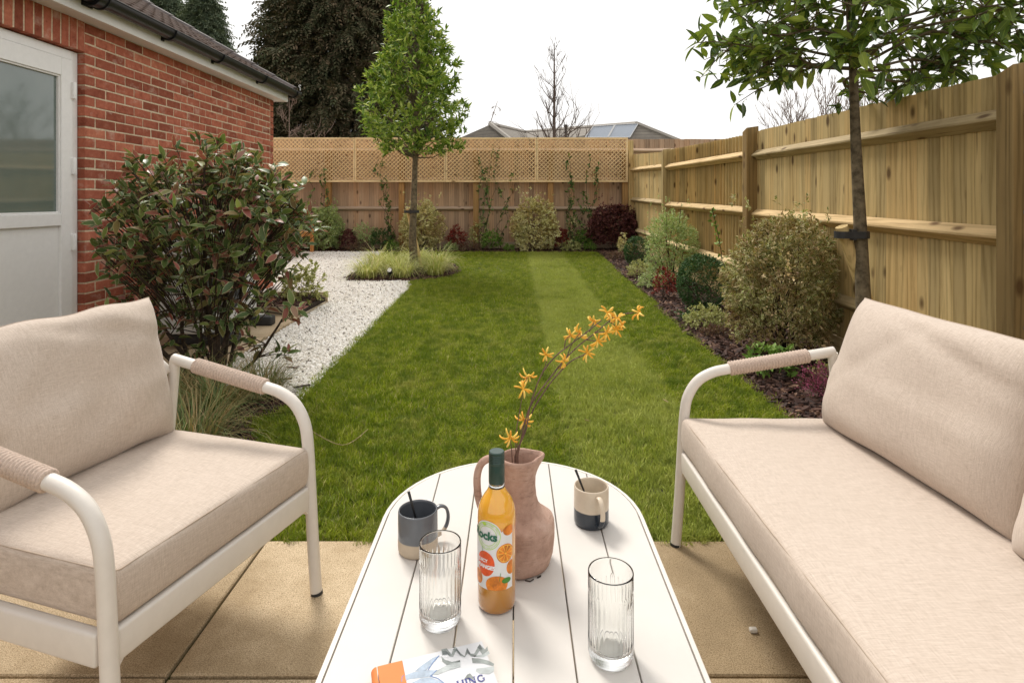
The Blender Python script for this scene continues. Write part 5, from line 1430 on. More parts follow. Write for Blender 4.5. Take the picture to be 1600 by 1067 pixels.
chair = seating('armchair', (-.725, 1.51, 0), math.atan2(-.19, .62), .655, 1, 'cream metal armchair with beige linen cushions and rope wrapped arms, left of the table', 'armchair', .60)
sofa = seating('garden_sofa', (.595, 1.285, 0), PI, 1.57, 2, 'long cream metal garden sofa with beige cushions, right of the table', 'sofa', .735)

# ================================================================== TABLE
TZ = .41
table = empty('coffee_table', (0, 1.21, 0), 0, 'cream slatted metal coffee table with rounded end in the middle of the patio', 'table')
HW, YE, YN = .325, .60, -.60        # half width, far end, near end (local)
def stadium(inset, n=28):
    r_ = HW - inset; cy = YE - HW; out = []
    for t in np.linspace(0, PI, n): out.append((r_*math.cos(t), cy + r_*math.sin(t)))
    cy = YN + HW
    for t in np.linspace(PI, 2*PI, n): out.append((r_*math.cos(t), cy + r_*math.sin(t)))
    return out
top_m = simple('cream table lacquer', (.64, .61, .57), .5, var=.02, nscale=7, spec=.3)
xs_ = [-.3140, -.2110, -.1055, 0, .1055, .2110, .3140]
def yb(x, inset=.011):
    r_ = HW - inset; x = max(-r_, min(r_, x)); s_ = math.sqrt(max(0, r_*r_ - x*x)); return YN + HW - s_, YE - HW + s_
for i in range(6):
    a, b_ = xs_[i] + .0013, xs_[i+1] - .0013
    xx = np.linspace(a, b_, 14); up = [(x, yb(x)[1]) for x in xx]; lo = [(x, yb(x)[0]) for x in xx[::-1]]
    pts = up + lo; n = len(pts); m = MB()
    cx_ = (a+b_)/2
    ch = [(p[0] + (cx_-p[0])*.022, p[1] - (.0012 if p[1] > 0 else -.0012)) for p in pts]
    m.add([(p[0], p[1], TZ-.018) for p in pts] + [(p[0], p[1], TZ-.0015) for p in pts] + [(p[0], p[1], TZ) for p in ch],
          [(k, (k+1) % n, n+(k+1) % n, n+k) for k in range(n)] + [(n+k, n+(k+1) % n, 2*n+(k+1) % n, 2*n+k) for k in range(n)] + [tuple(range(2*n, 3*n)), tuple(reversed(range(n)))])
    m.build('table_slat', top_m, table)
ou, inn = stadium(0), stadium(.0095); n = len(ou); m = MB()
m.add([(p[0], p[1], TZ-.034) for p in ou] + [(p[0], p[1], TZ-.0015) for p in ou] + [(p[0]*.995, p[1]*.9975, TZ) for p in ou] + [(p[0], p[1], TZ) for p in inn] + [(p[0], p[1], TZ-.034) for p in inn],
      [(k*1 + a_*n, (k+1) % n + a_*n, (k+1) % n + b2*n, k + b2*n) for a_, b2 in ((0, 1), (1, 2), (2, 3), (3, 4), (4, 0)) for k in range(n)])
m.build('table_rim', M['white_frame'], table)
m = MB(); m.box(-.29, .29, -.02, .02, TZ-.05, TZ-.0185); m.box(-.27, .27, .30, .33, TZ-.05, TZ-.0185); m.box(-.27, .27, -.33, -.30, TZ-.05, TZ-.0185); m.build('cross_bar', M['rubber'], table)
for sx_ in (-1, 1):
    for sy_ in (-1, 1):
        m = MB(); m.tube([(sx_*.20, sy_*.40, TZ-.02), (sx_*.235, sy_*.46, 0)], [.018, .014], 12); m.build('leg', M['white_frame'], table, smooth=True, autosmooth=40)

# ---- jug
jm, jnt, jb = newmat('pink terracotta')
co = objco(jnt, (1, 1, 1)); f1 = noise(jnt, co, 14, 6, .7); f2 = noise(jnt, objco(jnt, (1, 1, 5)), 30, 5, .7)
c = ramp(jnt, f1, [(.3, (.30, .185, .14)), (.5, (.45, .295, .23)), (.68, (.56, .40, .325)), (.8, (.42, .35, .30))])
c = mix(jnt, ramp(jnt, f2, [(.56, (0, 0, 0)), (.72, (.7, .7, .7))]), c, (.20, .12, .085))
jnt.links.new(c, jb.inputs['Base Color']); jb.inputs['Roughness'].default_value = .9; jb.inputs['Specular IOR Level'].default_value = .15
cr = noise(jnt, objco(jnt, (1, 1, 2.5)), 55, 6, .8)
c3 = mix(jnt, ramp(jnt, cr, [(.60, (0, 0, 0)), (.70, (.8, .8, .8))]), c, (.10, .065, .05)); jnt.links.new(c3, jb.inputs['Base Color'])
bump(jnt, jb, math_(jnt, 'ADD', f1, math_(jnt, 'MULTIPLY', f2, .5)), .55, .004)
jug = empty('clay_jug', (.0126, 1.30, TZ), 0, 'rough pink terracotta jug with a looped handle and yellow flowers inside', 'jug')
spa = R(18)
def jf(r_, z, a):
    k = r_ * (1 + .012*math.sin(3*a + z*20) + .008*math.sin(7*a + z*55))
    if z > .19: k += min(1, (z-.19)/.036) * .016*math.exp(-((math.atan2(math.sin(a-spa), math.cos(a-spa)))/.38)**2)
    return k
pr = [(0, 0), (.060, 0), (.068, .006), (.073, .025), (.0762, .06), (.077, .083), (.0765, .092), (.0740, .099), (.066, .1055), (.053, .1155), (.0425, .128), (.0375, .145), (.0355, .170), (.0365, .190), (.040, .208), (.0435, .221), (.0432, .229), (.040, .2315), (.0365, .230), (.033, .218), (.030, .20), (.029, .16), (.04, .12), (.066, .09), (.066, .02), (0, .012)]
pr_old = [(0, .0), (.052, .0), (.0585, .004), (.0615, .02), (.062, .05), (.0615, .088), (.0605, .098), (.057, .106), (.049, .118), (.039, .134), (.033, .149), (.0310, .165), (.031, .185), (.0325, .200), (.0365, .214), (.0415, .227), (.0435, .236), (.042, .2415), (.0385, .242), (.036, .236), (.031, .222), (.0265, .20), (.025, .16), (.028, .13), (.05, .10), (.055, .05), (.05, .012), (0, .010)]
fine = [pr[0]]
for a_, b2 in zip(pr[:-1], pr[1:]): fine += [tuple(np.array(a_) + (np.array(b2)-np.array(a_))*t) for t in (.5, 1)]
m = MB(); m.lathe(fine, 64, fn=jf); m.build('jug_body', jm, jug, smooth=True)
ha = PI - R(8); dv = Vector((math.cos(ha), math.sin(ha), 0))
hp_ = [(.036, .213), (.060, .222), (.082, .211), (.0925, .185), (.0925, .150), (.086, .118), (.072, .088)]
m = MB(); path = spline([tuple(dv*a_ + Vector((0, 0, z))) for a_, z in hp_], 6); m.tube(path, [.0082]*len(path), 14); m.build('handle', jm, jug, smooth=True)
m = MB(); m.tube([(.012, -.066, .0015), (.022, -.07, .002), (.03, -.063, .002)], .0012, 5); m.tube([(.038, -.058, .002), (.045, -.052, .002)], .0018, 5); tag(m.build('soil_crumb', M['soil'], None, loc=(.0126, 1.30, TZ)), 'tiny dark crumbs of soil at the foot of the clay jug', 'crumbs')

# ---- kangaroo paw stems in the jug
fl_root = empty('flower_stems', (.0126, 1.30, TZ + .015), 0, 'brown stems of curled yellow orange flowers standing in the clay jug', 'flowers')
stem_m = simple('brown flower stem', (.16, .09, .065), .7, var=.3, nscale=40)
fo = Vector((.0126, 1.30, TZ + .015))
def zp(zx, zy, back=0):
    px, py = 760 + zx/4.104, 460 + zy/4.104; h_ = max(0, (712-py)/930*1.28); y = 1.30 + .10*h_ + back
    return P(px, py, y) - fo
SP = [[(190, 1050), (215, 960), (255, 860), (285, 700), (350, 520), (440, 400), (540, 320), (640, 245), (740, 165)],
      [(200, 1050), (215, 960), (268, 750), (330, 640), (420, 520), (500, 420), (590, 330), (700, 245), (790, 170), (860, 130), (945, 118)],
      [(175, 1060), (225, 930), (300, 740), (380, 610), (450, 520), (540, 430), (610, 395), (650, 375)],
      [(190, 1050), (190, 900), (215, 740), (232, 640), (245, 580), (262, 530)], [(165, 1050), (160, 980), (152, 930)], [(205, 1040), (200, 940), (240, 830), (248, 800)],
      [(510, 430), (530, 360), (560, 300), (600, 250)], [(360, 500), (385, 430), (382, 395)], [(470, 480), (490, 420)], [(640, 290), (700, 300), (715, 298)], [(700, 245), (765, 240)], [(660, 240), (690, 180)], [(790, 175), (835, 205)], [(500, 345), (510, 290), (540, 262)]]
for i, s_ in enumerate(SP):
    pts = spline([zp(a_, b2, ((i*37) % 5 - 2)*.006) for a_, b2 in s_], 4); r0 = .0019 if i < 3 else .0013
    if i < 6: pts[0] = Vector((pts[0].x*.3, 0, 0))
    m = MB(); m.tube(pts, list(np.linspace(r0, r0*.6, len(pts))), 6)
    for q in pts[3::5]:
        if i < 3: m.lathe([(0, -.003), (.0027, 0), (0, .003)], 6, q)
    m.build('stem', stem_m, fl_root, smooth=True)
pm, pnt, pb = newmat('yellow orange petal')
g = nd(pnt, 'ShaderNodeNewGeometry')
pc = ramp(pnt, g.outputs['Random Per Island'], [(0, (.72, .26, .02)), (.4, (.82, .42, .03)), (.8, (.88, .56, .07)), (1, (.90, .68, .18))])
pnt.links.new(pc, pb.inputs['Base Color']); pb.inputs['Roughness'].default_value = .6; pb.inputs['Subsurface Weight'].default_value = .15; pb.inputs['Subsurface Radius'].default_value = (.004, .002, .001)
FP = [(985, 120, 1.15), (775, 118, 1.1), (692, 168, 1.0), (838, 160, 1.0), (832, 222, 1.05), (768, 245, 1.0), (540, 262, .95), (606, 243, 1.15), (712, 297, 1.05), (650, 375, 1.2), (382, 385, 1.05), (490, 425, 1.05), (272, 520, 1.15), (236, 605, 1.2), (246, 802, 1.2), (155, 915, 1.25), (870, 205, .7), (800, 150, .8)]
for i, (a_, b2, s_) in enumerate(FP):
    rs = np.random.RandomState(200+i); cpt = zp(a_, b2, ((i*37) % 5 - 2)*.006); m = MB()
    ax = Vector((rs.normal()*.7, -1 + rs.normal()*.3, rs.normal()*.6)).normalized(); e1 = ax.orthogonal().normalized(); e2 = ax.cross(e1)
    npt = rs.randint(6, 9)
    for k in range(npt):
        t = 2*PI*k/npt + rs.normal()*.25; rd = e1*math.cos(t) + e2*math.sin(t); L_ = .0145*s_*rs.uniform(.75, 1.2); cu = rs.uniform(-1.1, .9)
        pts = spline([cpt - ax*.003, cpt + rd*L_*.45 + ax*L_*.38, cpt + rd*L_*.95 + ax*L_*(.30 + .2*cu), cpt + rd*L_*1.12 + ax*L_*(.02 + .45*cu)], 3)
        m.tube(pts, [.0011, .0014, .0018, .002, .0022, .0022, .0020, .0018, .0014, .0009][:len(pts)], 6)
    m.lathe([(0, -.004), (.0025, -.001), (.0025, .002), (0, .004)], 8, cpt)
    m.build('flower', pm, fl_root, smooth=True)

# ---- bottle
bx_, by_ = -.0325, 1.165
bottle = empty('juice_bottle', (bx_, by_, TZ), 0, 'orange juice bottle with a dark green screw cap and a fruit label', 'bottle')
jm2, n2, b2_ = newmat('orange juice behind glass')
tc = nd(n2, 'ShaderNodeTexCoord'); sx = nd(n2, 'ShaderNodeSeparateXYZ'); n2.links.new(tc.outputs['Object'], sx.inputs[0])
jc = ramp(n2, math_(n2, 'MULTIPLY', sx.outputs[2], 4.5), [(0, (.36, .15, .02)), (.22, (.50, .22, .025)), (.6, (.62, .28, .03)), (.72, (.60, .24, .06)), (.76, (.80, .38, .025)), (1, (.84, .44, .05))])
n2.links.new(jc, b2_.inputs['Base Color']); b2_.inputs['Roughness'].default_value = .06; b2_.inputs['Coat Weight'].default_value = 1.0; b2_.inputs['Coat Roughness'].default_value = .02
b2_.inputs['Subsurface Weight'].default_value = .35; b2_.inputs['Subsurface Radius'].default_value = (.012, .006, .002)
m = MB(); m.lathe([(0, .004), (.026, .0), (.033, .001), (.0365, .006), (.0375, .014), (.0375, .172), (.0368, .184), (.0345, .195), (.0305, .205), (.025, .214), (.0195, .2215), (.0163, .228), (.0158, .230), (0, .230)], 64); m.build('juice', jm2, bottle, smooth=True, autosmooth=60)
gl, n3, b3 = newmat('clear glass'); b3.inputs['Base Color'].default_value = (.99, 1, .99, 1); b3.inputs['Roughness'].default_value = 0.0; b3.inputs['Transmission Weight'].default_value = 1.0; b3.inputs['IOR'].default_value = 1.5
m = MB(); m.lathe([(.0160, .2305), (.0152, .238), (.0148, .250), (.0130, .250), (.0135, .238), (.0142, .2305)], 48, close=True); m.build('glass_neck', gl, bottle, smooth=True)
capm = simple('dark green cap', (.012, .045, .035), .35, var=.08, coat=.3)
cp = [(0, .299), (.0135, .299), (.0152, .2975), (.0155, .2955)]
for k in range(5): cp += [(.0155, .294 - k*.0032), (.0147, .2932 - k*.0032), (.0155, .2922 - k*.0032)]
cp += [(.0156, .276), (.0152, .2745), (.0157, .273), (.0158, .240), (.0157, .2385), (.0145, .2385)]
m = MB(); m.lathe(cp, 48); m.build('screw_cap', capm, bottle, smooth=True, autosmooth=40)
RB = .0375
def cyl(phi, h, off): return ((RB + off)*math.sin(phi), -(RB + off)*math.cos(phi), h)
def label_sheet(name, outline_fn, p0, p1, off, mat, n=60, parent=None):
    m = MB(); vs = []; 
    for i in range(n+1):
        p = p0 + (p1-p0)*i/n; lo, hi = outline_fn(p)
        for k in range(5): vs.append(cyl(p, lo + (hi-lo)*k/4, off))
    m.add(vs, [(i*5+k, (i+1)*5+k, (i+1)*5+k+1, i*5+k+1) for i in range(n) for k in range(4)]); return m.build(name, mat, parent, smooth=True)
def flat(name, col): return simple(name, col, .35, var=.0, nscale=1)
white = flat('label paper', (.72, .72, .71)); lime = flat('lime ink', (.42, .66, .08)); dg = flat('dark green ink', (.015, .13, .07)); org = simple('orange print', (.85, .24, .015), .35, var=.25, nscale=70)
red_o = simple('red orange print', (.80, .10, .015), .35, var=.15, nscale=60); pale_o = flat('pale orange ink', (.95, .55, .08)); wink = flat('white ink', (.85, .85, .85)); leafg = flat('leaf green ink', (.06, .22, .02)); greyink = flat('grey ink', (.2, .2, .2))
CPHI, CH_, CR = R(-27), .1515, .0285
def lab_out(p):
    hi = .158 - .004*math.sin((p-R(10))*3) if p > R(10) else .150
    hi = .158 + (.008 if p > R(20) else .004)*min(1, max(0, (p - R(2))/.5)) if p > R(2) else .148
    dx = (p - CPHI)*RB
    if abs(dx) < CR: hi = max(hi, CH_ + math.sqrt(CR*CR - dx*dx))
    return .050, hi
lab = label_sheet('label', lab_out, R(-150), R(53), .0004, white, 90, bottle)
def disc(name, ph_, h, rx, rz, mat, off, ring=None, n=40, a0=0, a1=2*PI, shape=None, cut=None):
    m = MB(); vs = []; nr = 6
    r_in = ring if ring else 0
    for j in range(nr+1):
        f_ = r_in + (1-r_in)*j/nr
        for i in range(n+1):
            t = a0 + (a1-a0)*i/n; k = shape(t) if shape else 1
            hh = h + rz*f_*k*math.sin(t); pp = ph_ + rx*f_*k*math.cos(t)/RB
            if cut: pp = min(pp, cut); 
            vs.append(cyl(pp, max(.0502, hh), off))
    m.add(vs, [(j*(n+1)+i, j*(n+1)+i+1, (j+1)*(n+1)+i+1, (j+1)*(n+1)+i) for j in range(nr) for i in range(n)]); return m.build(name, mat, lab, smooth=True)
RC = R(53)
disc('badge_ring', CPHI, CH_, .0262, .0262, lime, .0007, ring=.955)
disc('badge_ring', CPHI, CH_, .0190, .0190, lime, .0007, ring=.95)
disc('orange_print', R(40), .161, .013, .010, org, .0006, cut=RC, shape=lambda t: 1 if math.sin(t) < .35 else .9)
disc('orange_slice', R(28), .1185, .0180, .0180, org, .0007, cut=RC)
disc('orange_slice', R(28), .1185, .0160, .0160, pale_o, .0008, cut=RC)
for k in range(10):
    t = 2*PI*k/10
    disc('slice_segment', R(28), .1185, .0148, .0148, org, .0010, ring=.12, n=6, a0=t+.06, a1=t+2*PI/10-.06, cut=RC)
disc('orange_print', R(-34), .0965, .0195, .0235, red_o, .0006, shape=lambda t: 1 + .06*math.sin(t))
disc('orange_print', R(48), .089, .011, .0135, org, .0006, cut=RC)
disc('orange_print', R(2), .060, .0215, .0175, org, .0008)
disc('orange_print', R(-62), .068, .012, .014, org, .0006)
disc('leaf_print', R(31), .067, .0095, .0052, leafg, .0012, cut=RC)
disc('leaf_print', R(-36), .1735, .0045, .0028, lime, .0012)
for a_, b2 in (((R(9), .068), (R(13), .083)), ((R(-42), .118), (R(-44), .129))):
    m = MB(); vs = []
    for i in range(5):
        f_ = i/4; p = a_[0] + (b2[0]-a_[0])*f_; h_ = a_[1] + (b2[1]-a_[1])*f_; vs += [cyl(p-.012, h_, .0013), cyl(p+.012, h_, .0013)]
    m.add(vs, [(2*i, 2*i+1, 2*i+3, 2*i+2) for i in range(4)]); m.build('stalk_print', leafg, lab)
def text_mesh(s_, size, bold=0, shear=0):
    cu = bpy.data.curves.new('txt', 'FONT'); cu.body = s_; cu.size = size; cu.offset = bold; cu.shear = shear; cu.align_x = 'CENTER'; cu.align_y = 'CENTER'; cu.resolution_u = 4
    o = bpy.data.objects.new('txt', cu); me = bpy.data.meshes.new_from_object(o); bpy.data.objects.remove(o); return me
def cyl_text(s_, size, ph_, h, mat, off, bold=0, rot=0, name='lettering', sxk=1.0, parent=None):
    me = text_mesh(s_, size, bold)
    bm = bmesh.new(); bm.from_mesh(me)
    for k in range(2): bmesh.ops.subdivide_edges(bm, edges=[e for e in bm.edges if e.calc_length() > size*.18], cuts=1)
    bmesh.ops.triangulate(bm, faces=bm.faces)
    for v in bm.verts:
        x, z = v.co.x*sxk, v.co.y; x, z = x*math.cos(rot)-z*math.sin(rot), x*math.sin(rot)+z*math.cos(rot)
        v.co = Vector(cyl(ph_ + x/RB, h + z, off))
    bm.to_mesh(me); bm.free(); me.materials.append(mat); me.name = name
    return link(name, me, parent=parent or lab)
cyl_text('Rocks', .0215, R(-37), .1515, dg, .0014, bold=.0009, rot=R(-3))
cyl_text('JUICY', .0085, R(-42), .1035, wink, .0012, bold=.0004)
cyl_text('ORANGES', .0098, R(-37), .0925, wink, .0012, bold=.0005, rot=R(-2))
s_ = 'ORGANIC SQUASHED FRUIT'
for i, ch in enumerate(s_):
    t = PI*.93 - i/(len(s_)-1)*PI*.86
    if ch != ' ': cyl_text(ch, .0048, CPHI + .0225*math.cos(t)/RB, CH_ + .0225*math.sin(t), lime, .0010, rot=t-PI/2)
s_ = 'NO ADDED SWEETENERS'
for i, ch in enumerate(s_):
    t = PI*1.10 + i/(len(s_)-1)*PI*.80
    if ch != ' ': cyl_text(ch, .0042, CPHI + .0225*math.cos(t)/RB, CH_ + .0225*math.sin(t), lime, .0010, rot=t+PI/2)

# ---- tumblers
def tumbler(loc, label):
    root = empty('drinking_glass', (*loc, TZ + .0006), 0, label, 'glass', 'ribbed highball glasses')
    Rr = .0392; nfl = 26
    def fn(r_, z, a):
        k = r_
        if r_ > .030 and .0225 < z < .118 and r_ > Rr-.0015:
            e = min(1, (z-.0225)/.004, (.118-z)/.012); k -= .0013*e*abs(math.cos(a*nfl/2))**.6
        if r_ > .030 and .002 < z < .0205: k -= .0012*abs(math.sin(a*26))*abs(math.sin(z*520))
        return k
    pr_ = [(0, .0), (.030, .0), (.0345, .001)] + [(.0355 + (Rr-.0355)*min(1, z/.012), z) for z in np.linspace(.003, .0215, 9)] + [(Rr, z) for z in np.linspace(.0225, .118, 14)] + [(Rr, .122), (Rr, .130), (Rr, .140), (Rr, .1462), (Rr, .1471), (Rr-.0006, .149), (Rr-.0014, .1492), (Rr-.0021, .1475), (Rr-.0022, .1465), (Rr-.0023, .14), (Rr-.0024, .125), (Rr-.0035, .10), (Rr-.0038, .06), (Rr-.0038, .032), (Rr-.0040, .028), (Rr-.006, .0215), (Rr-.012, .0185), (.01, .0177), (0, .0175)]
    m = MB(); m.lathe(pr_, 208, fn=fn); m.build('glass_body', gl, root, smooth=True, merge=1e-6, autosmooth=75)
tumbler((-.137, 1.117), 'ribbed clear highball glass left of the juice bottle, in front of the grey mug')
tumbler((.1685, 1.029), 'ribbed clear highball glass at the right edge of the table, nearest to the viewer')

# ---- mugs
def mug(loc, rz, r_, h, outer, inner, split, label, matt_lo, spoon_v):
    root = empty('mug', (*loc, TZ), rz, label, 'mug')
    mt, nt_, bb = newmat('two tone mug glaze'); tc = nd(nt_, 'ShaderNodeTexCoord'); sx = nd(nt_, 'ShaderNodeSeparateXYZ'); nt_.links.new(tc.outputs['Object'], sx.inputs[0])
    zz = math_(nt_, 'ADD', sx.outputs[2], math_(nt_, 'MULTIPLY', math_(nt_, 'SUBTRACT', noise(nt_, tc.outputs['Object'], 18, 2), .5), .006))
    fac = ramp(nt_, math_(nt_, 'MULTIPLY', zz, 10), [(split*10-.012, (0, 0, 0)), (split*10+.012, (1, 1, 1))])
    nv = noise(nt_, tc.outputs['Object'], 25, 4)
    def v(c_): return ramp(nt_, nv, [(.3, tuple(x*.85 for x in c_)), (.7, c_)])
    nt_.links.new(mix(nt_, fac, v(outer[0]), v(outer[1])), bb.inputs['Base Color'])
    nt_.links.new(ramp(nt_, fac, [(0, (matt_lo[0],)*3), (1, (matt_lo[1],)*3)]), bb.inputs['Roughness'])
    m = MB(); m.lathe([(0, .002), (r_-.007, .0), (r_-.003, .0015), (r_-.0006, .006), (r_, .014), (r_, h*.5), (r_-.0004, h-.004), (r_-.0014, h-.0006), (r_-.0026, h), (r_-.0036, h-.001), (r_-.0042, h-.005)], 64, cap=False)
    body = m.build('mug_body', mt, root, smooth=True)
    m = MB(); m.lathe([(r_-.00415, h-.0049), (r_-.0045, h*.5), (r_-.005, .012), (r_-.012, .0065), (0, .006)], 64, cap=False); m.build('inner_glaze', simple('inner glaze', inner, .2, var=.05, coat=.4), root, smooth=True)
    hpts = [(r_-.002, h*.86), (r_+.012, h*.90), (r_+.026, h*.80), (r_+.031, h*.58), (r_+.026, h*.36), (r_+.012, h*.20), (r_-.001, h*.17)]
    path = spline([(a_, 0, z) for a_, z in hpts], 6); m = MB(); ns = 14
    for i, q in enumerate(path):
        t = (path[min(i+1, len(path)-1)] - path[max(i-1, 0)]).normalized(); nrm = Vector((t.z, 0, -t.x))
        for k in range(ns):
            a_ = 2*PI*k/ns; m.v.append(tuple(q + Vector((0, 1, 0))*math.cos(a_)*.0062 + nrm*math.sin(a_)*.0036))
    m.f += [(i*ns+k, i*ns+(k+1) % ns, (i+1)*ns+(k+1) % ns, (i+1)*ns+k) for i in range(len(path)-1) for k in range(ns)]
    m.build('handle', mt, root, smooth=True)
    sroot = empty('teaspoon', (*loc, TZ), 0, spoon_v[2], 'spoon', 'black teaspoons in mugs')
    m = MB(); a_, b2 = Vector(spoon_v[0]), Vector(spoon_v[1]); m.tube([a_, a_.lerp(b2, .6), b2], [.0021, .0024, .0032], 10); m.build('spoon_handle', M['black_plastic'], sroot, smooth=True)
    m = MB(); 
    for k in range(8): pass
    m.lathe([(0, -.011), (.005, -.008), (.0075, 0), (.005, .008), (0, .011)], 12, a_ + Vector((0, 0, .003))); m.build('spoon_bowl', M['black_plastic'], sroot, smooth=True)
def pz(px, py, y, loc):   # point relative to a thing standing on the table
    q = P(px, py, y); return (q.x-loc[0], q.y-loc[1], q.z-TZ)
l1 = (-.2157, 1.346); l2 = (.191, 1.458)
mug(l1, R(32), .0445, .092, ((.56, .46, .34), (.14, .15, .165)), (.10, .11, .125), .031, 'grey glazed mug with a bare buff base, on the left of the table', (.8, .18),
    ((.010, -.005, .020), pz(638.5, 768, 1.345, l1), 'black teaspoon standing in the grey mug'))
mug(l2, R(-76), .0425, .092, ((.030, .038, .050), (.66, .56, .43)), (.64, .55, .43), .040, 'cream mug with a glossy dark blue base, on the right of the table', (.15, .35),
    ((.004, .005, .020), pz(899.5, 734, 1.462, l2), 'black teaspoon standing in the cream mug'))

# ---- book with cookie cutter picture on its cover
book = empty('cookbook', (-.055, 1.041, TZ), 0, 'white cookbook with an orange spine band and pastry cutters pictured on its cover', 'book')
ub = Vector((-.948, -.318, 0)); vb = Vector((.318, -.948, 0)); BT = .019; BWd = .190; BHt = .25
def bp(u, v, z): return tuple(ub*u + vb*v + Vector((0, 0, z)))
def slabuv(u0, u1, v0, v1, z0, z1):
    m = MB(); c8 = [bp(u, v, z) for z in (z0, z1) for u, v in ((u0, v0), (u1, v0), (u1, v1), (u0, v1))]
    m.add(c8, [(0,1,2,3), (7,6,5,4), (0,4,5,1), (1,5,6,2), (2,6,7,3), (3,7,4,0)]); return m
orange_c = simple('orange book cloth', (.72, .22, .06), .7, var=.03); cover = simple('white book cover', (.62, .63, .65), .35, var=.02)
slabuv(.0, BWd-.052, 0, BHt, BT-.0022, BT).build('front_cover', cover, book)
slabuv(0, BWd-.008, 0, BHt, .0005, .0025).build('back_cover', cover, book)
slabuv(.003, BWd-.012, .003, BHt-.003, .0027, BT-.0024).build('page_block', simple('paper edges', (.75, .72, .66), .9, nscale=200), book)
slabuv(BWd-.0518, BWd-.011, 0, BHt, BT-.0020, BT+.0004).build('spine_band', orange_c, book, bevel=.0006)
m = MB(); ns = 8
pro = [(BWd-.0095 + .009*math.sin(t), BT/2 + (BT/2)*math.cos(t)) for t in np.linspace(0, PI, ns)]
vs = [bp(u, v, z) for v in (0, BHt) for u, z in pro]; m.add(vs, [(i, i+1, ns+i+1, ns+i) for i in range(ns-1)] + [tuple(range(ns)), tuple(reversed(range(ns, 2*ns)))]); m.build('spine', orange_c, book, smooth=True, autosmooth=50)
cutg = [simple('printed tin grey', (.24, .27, .26), .35, var=.25, nscale=60), simple('printed pale tin', (.42, .46, .46), .35, var=.15, nscale=60), simple('printed dark tin', (.10, .12, .12), .35), simple('printed blue line', (.10, .20, .45), .35), simple('printed blue wash', (.34, .42, .52), .35, var=.15, nscale=80), simple('navy ink', (.03, .04, .22), .4)]
def bpx(zx, zy):   # from the enlarged view of the cover to cover coordinates
    px, py = 560 + zx/5.333, 960 + zy/5.333; y = (CAMH - TZ - BT)*F/(py-312); q = Vector(((px-802)/F*y, y, 0)) - Vector((-.055, 1.041, 0)); return q.dot(ub), q.dot(vb)
def shape(name, pts, mat, off):
    tri = tessellate_polygon([[Vector((*p, 0)) for p in pts]]); m = MB(); m.add([bp(p[0], p[1], BT + off) for p in pts], [tuple(t) for t in tri]); return m.build(name, mat, book)
def zs(name, zpts, k, off): shape(name, [bpx(*p) for p in zpts], cutg[k], off)
zs('cutter_print', [(690,290),(735,280),(775,330),(800,262),(850,320),(885,345),(905,275),(935,325),(965,325),(1010,245),(1055,290),(1075,262),(1080,300),(1035,335),(1010,300),(975,350),(935,345),(912,320),(885,355),(850,340),(815,300),(790,350),(760,345),(725,305),(700,340)], 0, .0004)
zs('cutter_print', [(700,300),(730,300),(765,345),(740,330),(705,335)], 2, .0006); zs('cutter_print', [(805,265),(850,320),(850,345),(815,300)], 2, .0006); zs('cutter_print', [(990,275),(1012,247),(1035,290),(1015,292)], 2, .0006); zs('cutter_print', [(905,278),(935,325),(918,330),(900,300)], 2, .0006)
zs('cutter_print', [(690,345),(720,375),(780,392),(848,378),(848,392),(795,402),(735,418),(700,390)], 0, .0004)
zs('cutter_print', [(848,385),(850,435),(760,460),(660,500),(600,500),(655,462),(740,420),(795,402)], 1, .0004)
zs('cutter_print', [(950,345),(1040,330),(1085,300),(1095,325),(1040,355),(975,350)], 1, .0004)
zs('cutter_print', [(945,360),(1010,365),(1090,385),(1132,410),(1125,430),(1040,405),(950,402)], 0, .0004); zs('cutter_print', [(985,450),(1060,440),(1130,430),(1130,470),(1090,495),(1010,490),(978,470)], 1, .0004)
zs('cutter_print', [(880,540),(905,500),(930,488),(955,515),(968,545),(940,530),(915,535)], 0, .0004)
zs('icing_print', [(360,560),(375,510),(460,478),(560,462),(655,462),(610,512),(520,525),(430,535)], 4, .0003); zs('icing_print', [(470,470),(530,420),(620,360),(680,340),(600,430),(560,465)], 4, .0003)
zs('icing_print', [(440,570),(520,530),(600,520),(720,570),(700,590),(560,600)], 4, .0003)
def zline(pts, w_, k, off):
    q = [Vector((*bpx(*p), 0)) for p in pts]; m = MB()
    for a_, b2 in zip(q[:-1], q[1:]):
        d = (b2-a_).normalized(); s2 = Vector((-d.y, d.x, 0))*w_; m.add([bp(*(a_-s2)[:2], BT+off), bp(*(a_+s2)[:2], BT+off), bp(*(b2+s2)[:2], BT+off), bp(*(b2-s2)[:2], BT+off)], [(0, 1, 2, 3)])
    m.build('line_print', cutg[k], book)
zline([(672,340),(620,400),(580,462)], .0006, 3, .0007); zline([(655,462),(600,512),(660,530),(720,575)], .0006, 3, .0007); zline([(360,560),(365,515),(380,505)], .0006, 3, .0007)
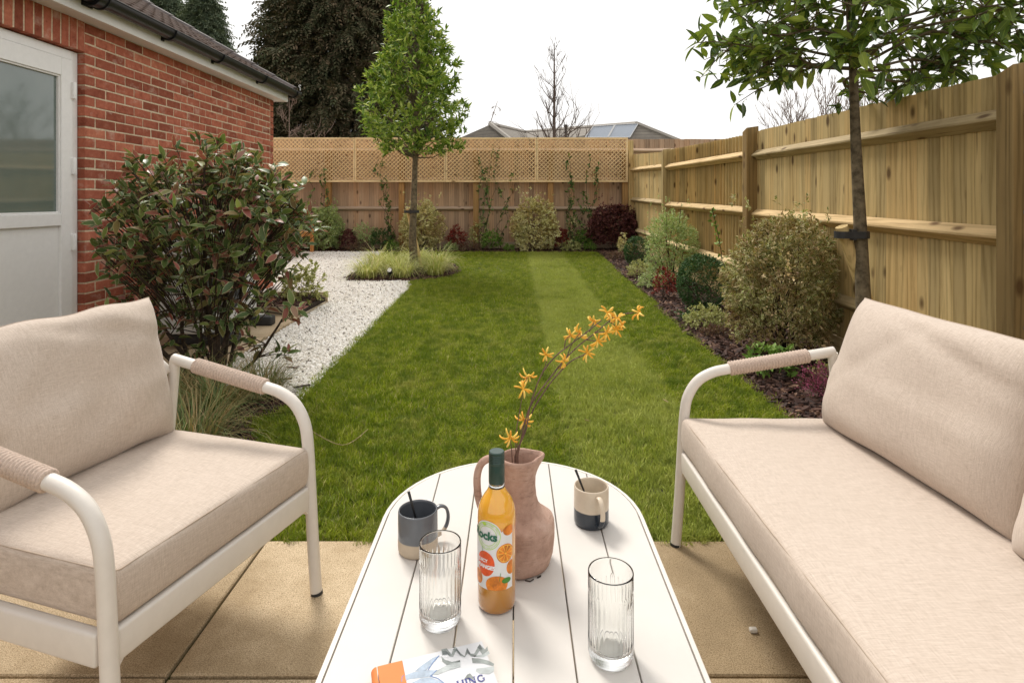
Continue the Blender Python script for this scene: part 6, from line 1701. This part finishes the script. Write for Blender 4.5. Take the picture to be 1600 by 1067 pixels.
# title letters: H I N G in a serif hand (the rest of the title lies outside the picture)
o_g = bpx(1022, 532); su, sv = -1.0, 1.0
def letter(strokes, cx_, base):
    for (x0, y0, x1, y1, w_) in strokes:
        a_ = Vector((o_g[0] - (cx_ + x0), o_g[1] - y0 + base)); b2 = Vector((o_g[0] - (cx_ + x1), o_g[1] - y1 + base)); d = (b2-a_).normalized(); s2 = Vector((-d.y, d.x))*w_
        m = MB(); m.add([bp(p.x, p.y, BT+.0010) for p in (a_-s2, a_+s2, b2+s2, b2-s2)], [(0, 1, 2, 3)]); m.build('title_letter', cutg[5], book)
Hh = .0125; t0, t1 = .0013, .0005
def serif(x, y, w_=.0022): return (x-w_, y, x+w_, y, t1)
letter([(.004*math.cos(t)*1.3, Hh/2+Hh/2*math.sin(t), .004*math.cos(t+.36)*1.3, Hh/2+Hh/2*math.sin(t+.36), t0*.8) for t in np.arange(.75, 5.3, .35)] + [(.0042, .001, .0042, .0055, t0*.8), (.0018, .0057, .006, .0057, t1)], 0, .006)
letter([(-.0042, 0, -.0042, Hh, t1*1.3), (-.0042, Hh, .0042, 0, t0), (.0042, 0, .0042, Hh, t1*1.3), serif(-.0048, Hh), serif(.0042, Hh), serif(-.0042, 0)], -.0145, .006)
letter([(0, 0, 0, Hh, t0), serif(0, 0), serif(0, Hh)], -.0240, .006)
letter([(-.004, 0, -.004, Hh, t0), (.004, 0, .004, Hh, t0), (-.004, Hh/2, .004, Hh/2, t1), serif(-.004, 0), serif(.004, 0), serif(-.004, Hh), serif(.004, Hh)], -.0335, .006)

# ---- small litter
dry = simple('dry leaf', (.45, .33, .18), .8, var=.3)
def dead_leaf(loc, rz, s_, label):
    V, Fc, UV = leaf_template(.05*s_, .022*s_, 4, .5, -.3); o = link('fallen_leaf', fastmesh('fallen_leaf', V, Fc, dry, UV), loc=loc); o.rotation_euler = (.1, .15, rz); tag(o, label, 'leaf')
q = G(922, 664); dead_leaf((q.x, q.y, q.z+.02), 1.8, .7, 'small pale fallen leaf on the near lawn behind the yellow flowers')
q = G(1045, 634); dead_leaf((q.x, q.y, q.z+.02), 1.2, .8, 'brown fallen leaf on the lawn close to the sofa arm')
q = G(1062, 530); dead_leaf((q.x, q.y, q.z+.02), 1.5, .9, 'brown fallen leaf on the lawn near the right bed')
for i, (a_, b2, L_, rz, lb) in enumerate(((742, 590, .09, .3, 'bark flake stranded on the gravel near the lawn corner'), (790, 520, .07, -.2, 'bark flake on the white gravel beside the sedge'), (845, 632, .10, .6, 'bark flake on the gravel tip next to the bark bed'))):
    q = G(250 + a_/3.81, 440 + b2/3.81); m = MB(); m.box(-L_/2, L_/2, -.012, .012, 0, .006); o = m.build('bark_flake', M['chip'], None, loc=(q.x, q.y, q.z+.008)); o.rotation_euler = (0, 0, rz); tag(o, lb, 'bark')
m = rounded_box(.011, .008, .006, .005, (1, 1, 1), 3); q = G(1177, 992); tag(m.build('pebble', M['stone'], None, smooth=True, loc=(q.x, q.y, .006)), 'single pale pebble on the paving beside the sofa', 'pebble')
m = MB(); a_, b2, c_ = G(478, 708), G(535, 712), G(575, 680); m.tube(spline([a_ + Vector((0, 0, .12)), b2 + Vector((0, 0, .05)), c_ + Vector((0, 0, .03))], 5), .0015, 5); tag(m.build('straw_stem', dry, None), 'thin dry straw lying on the grass beside the armchair leg', 'straw')
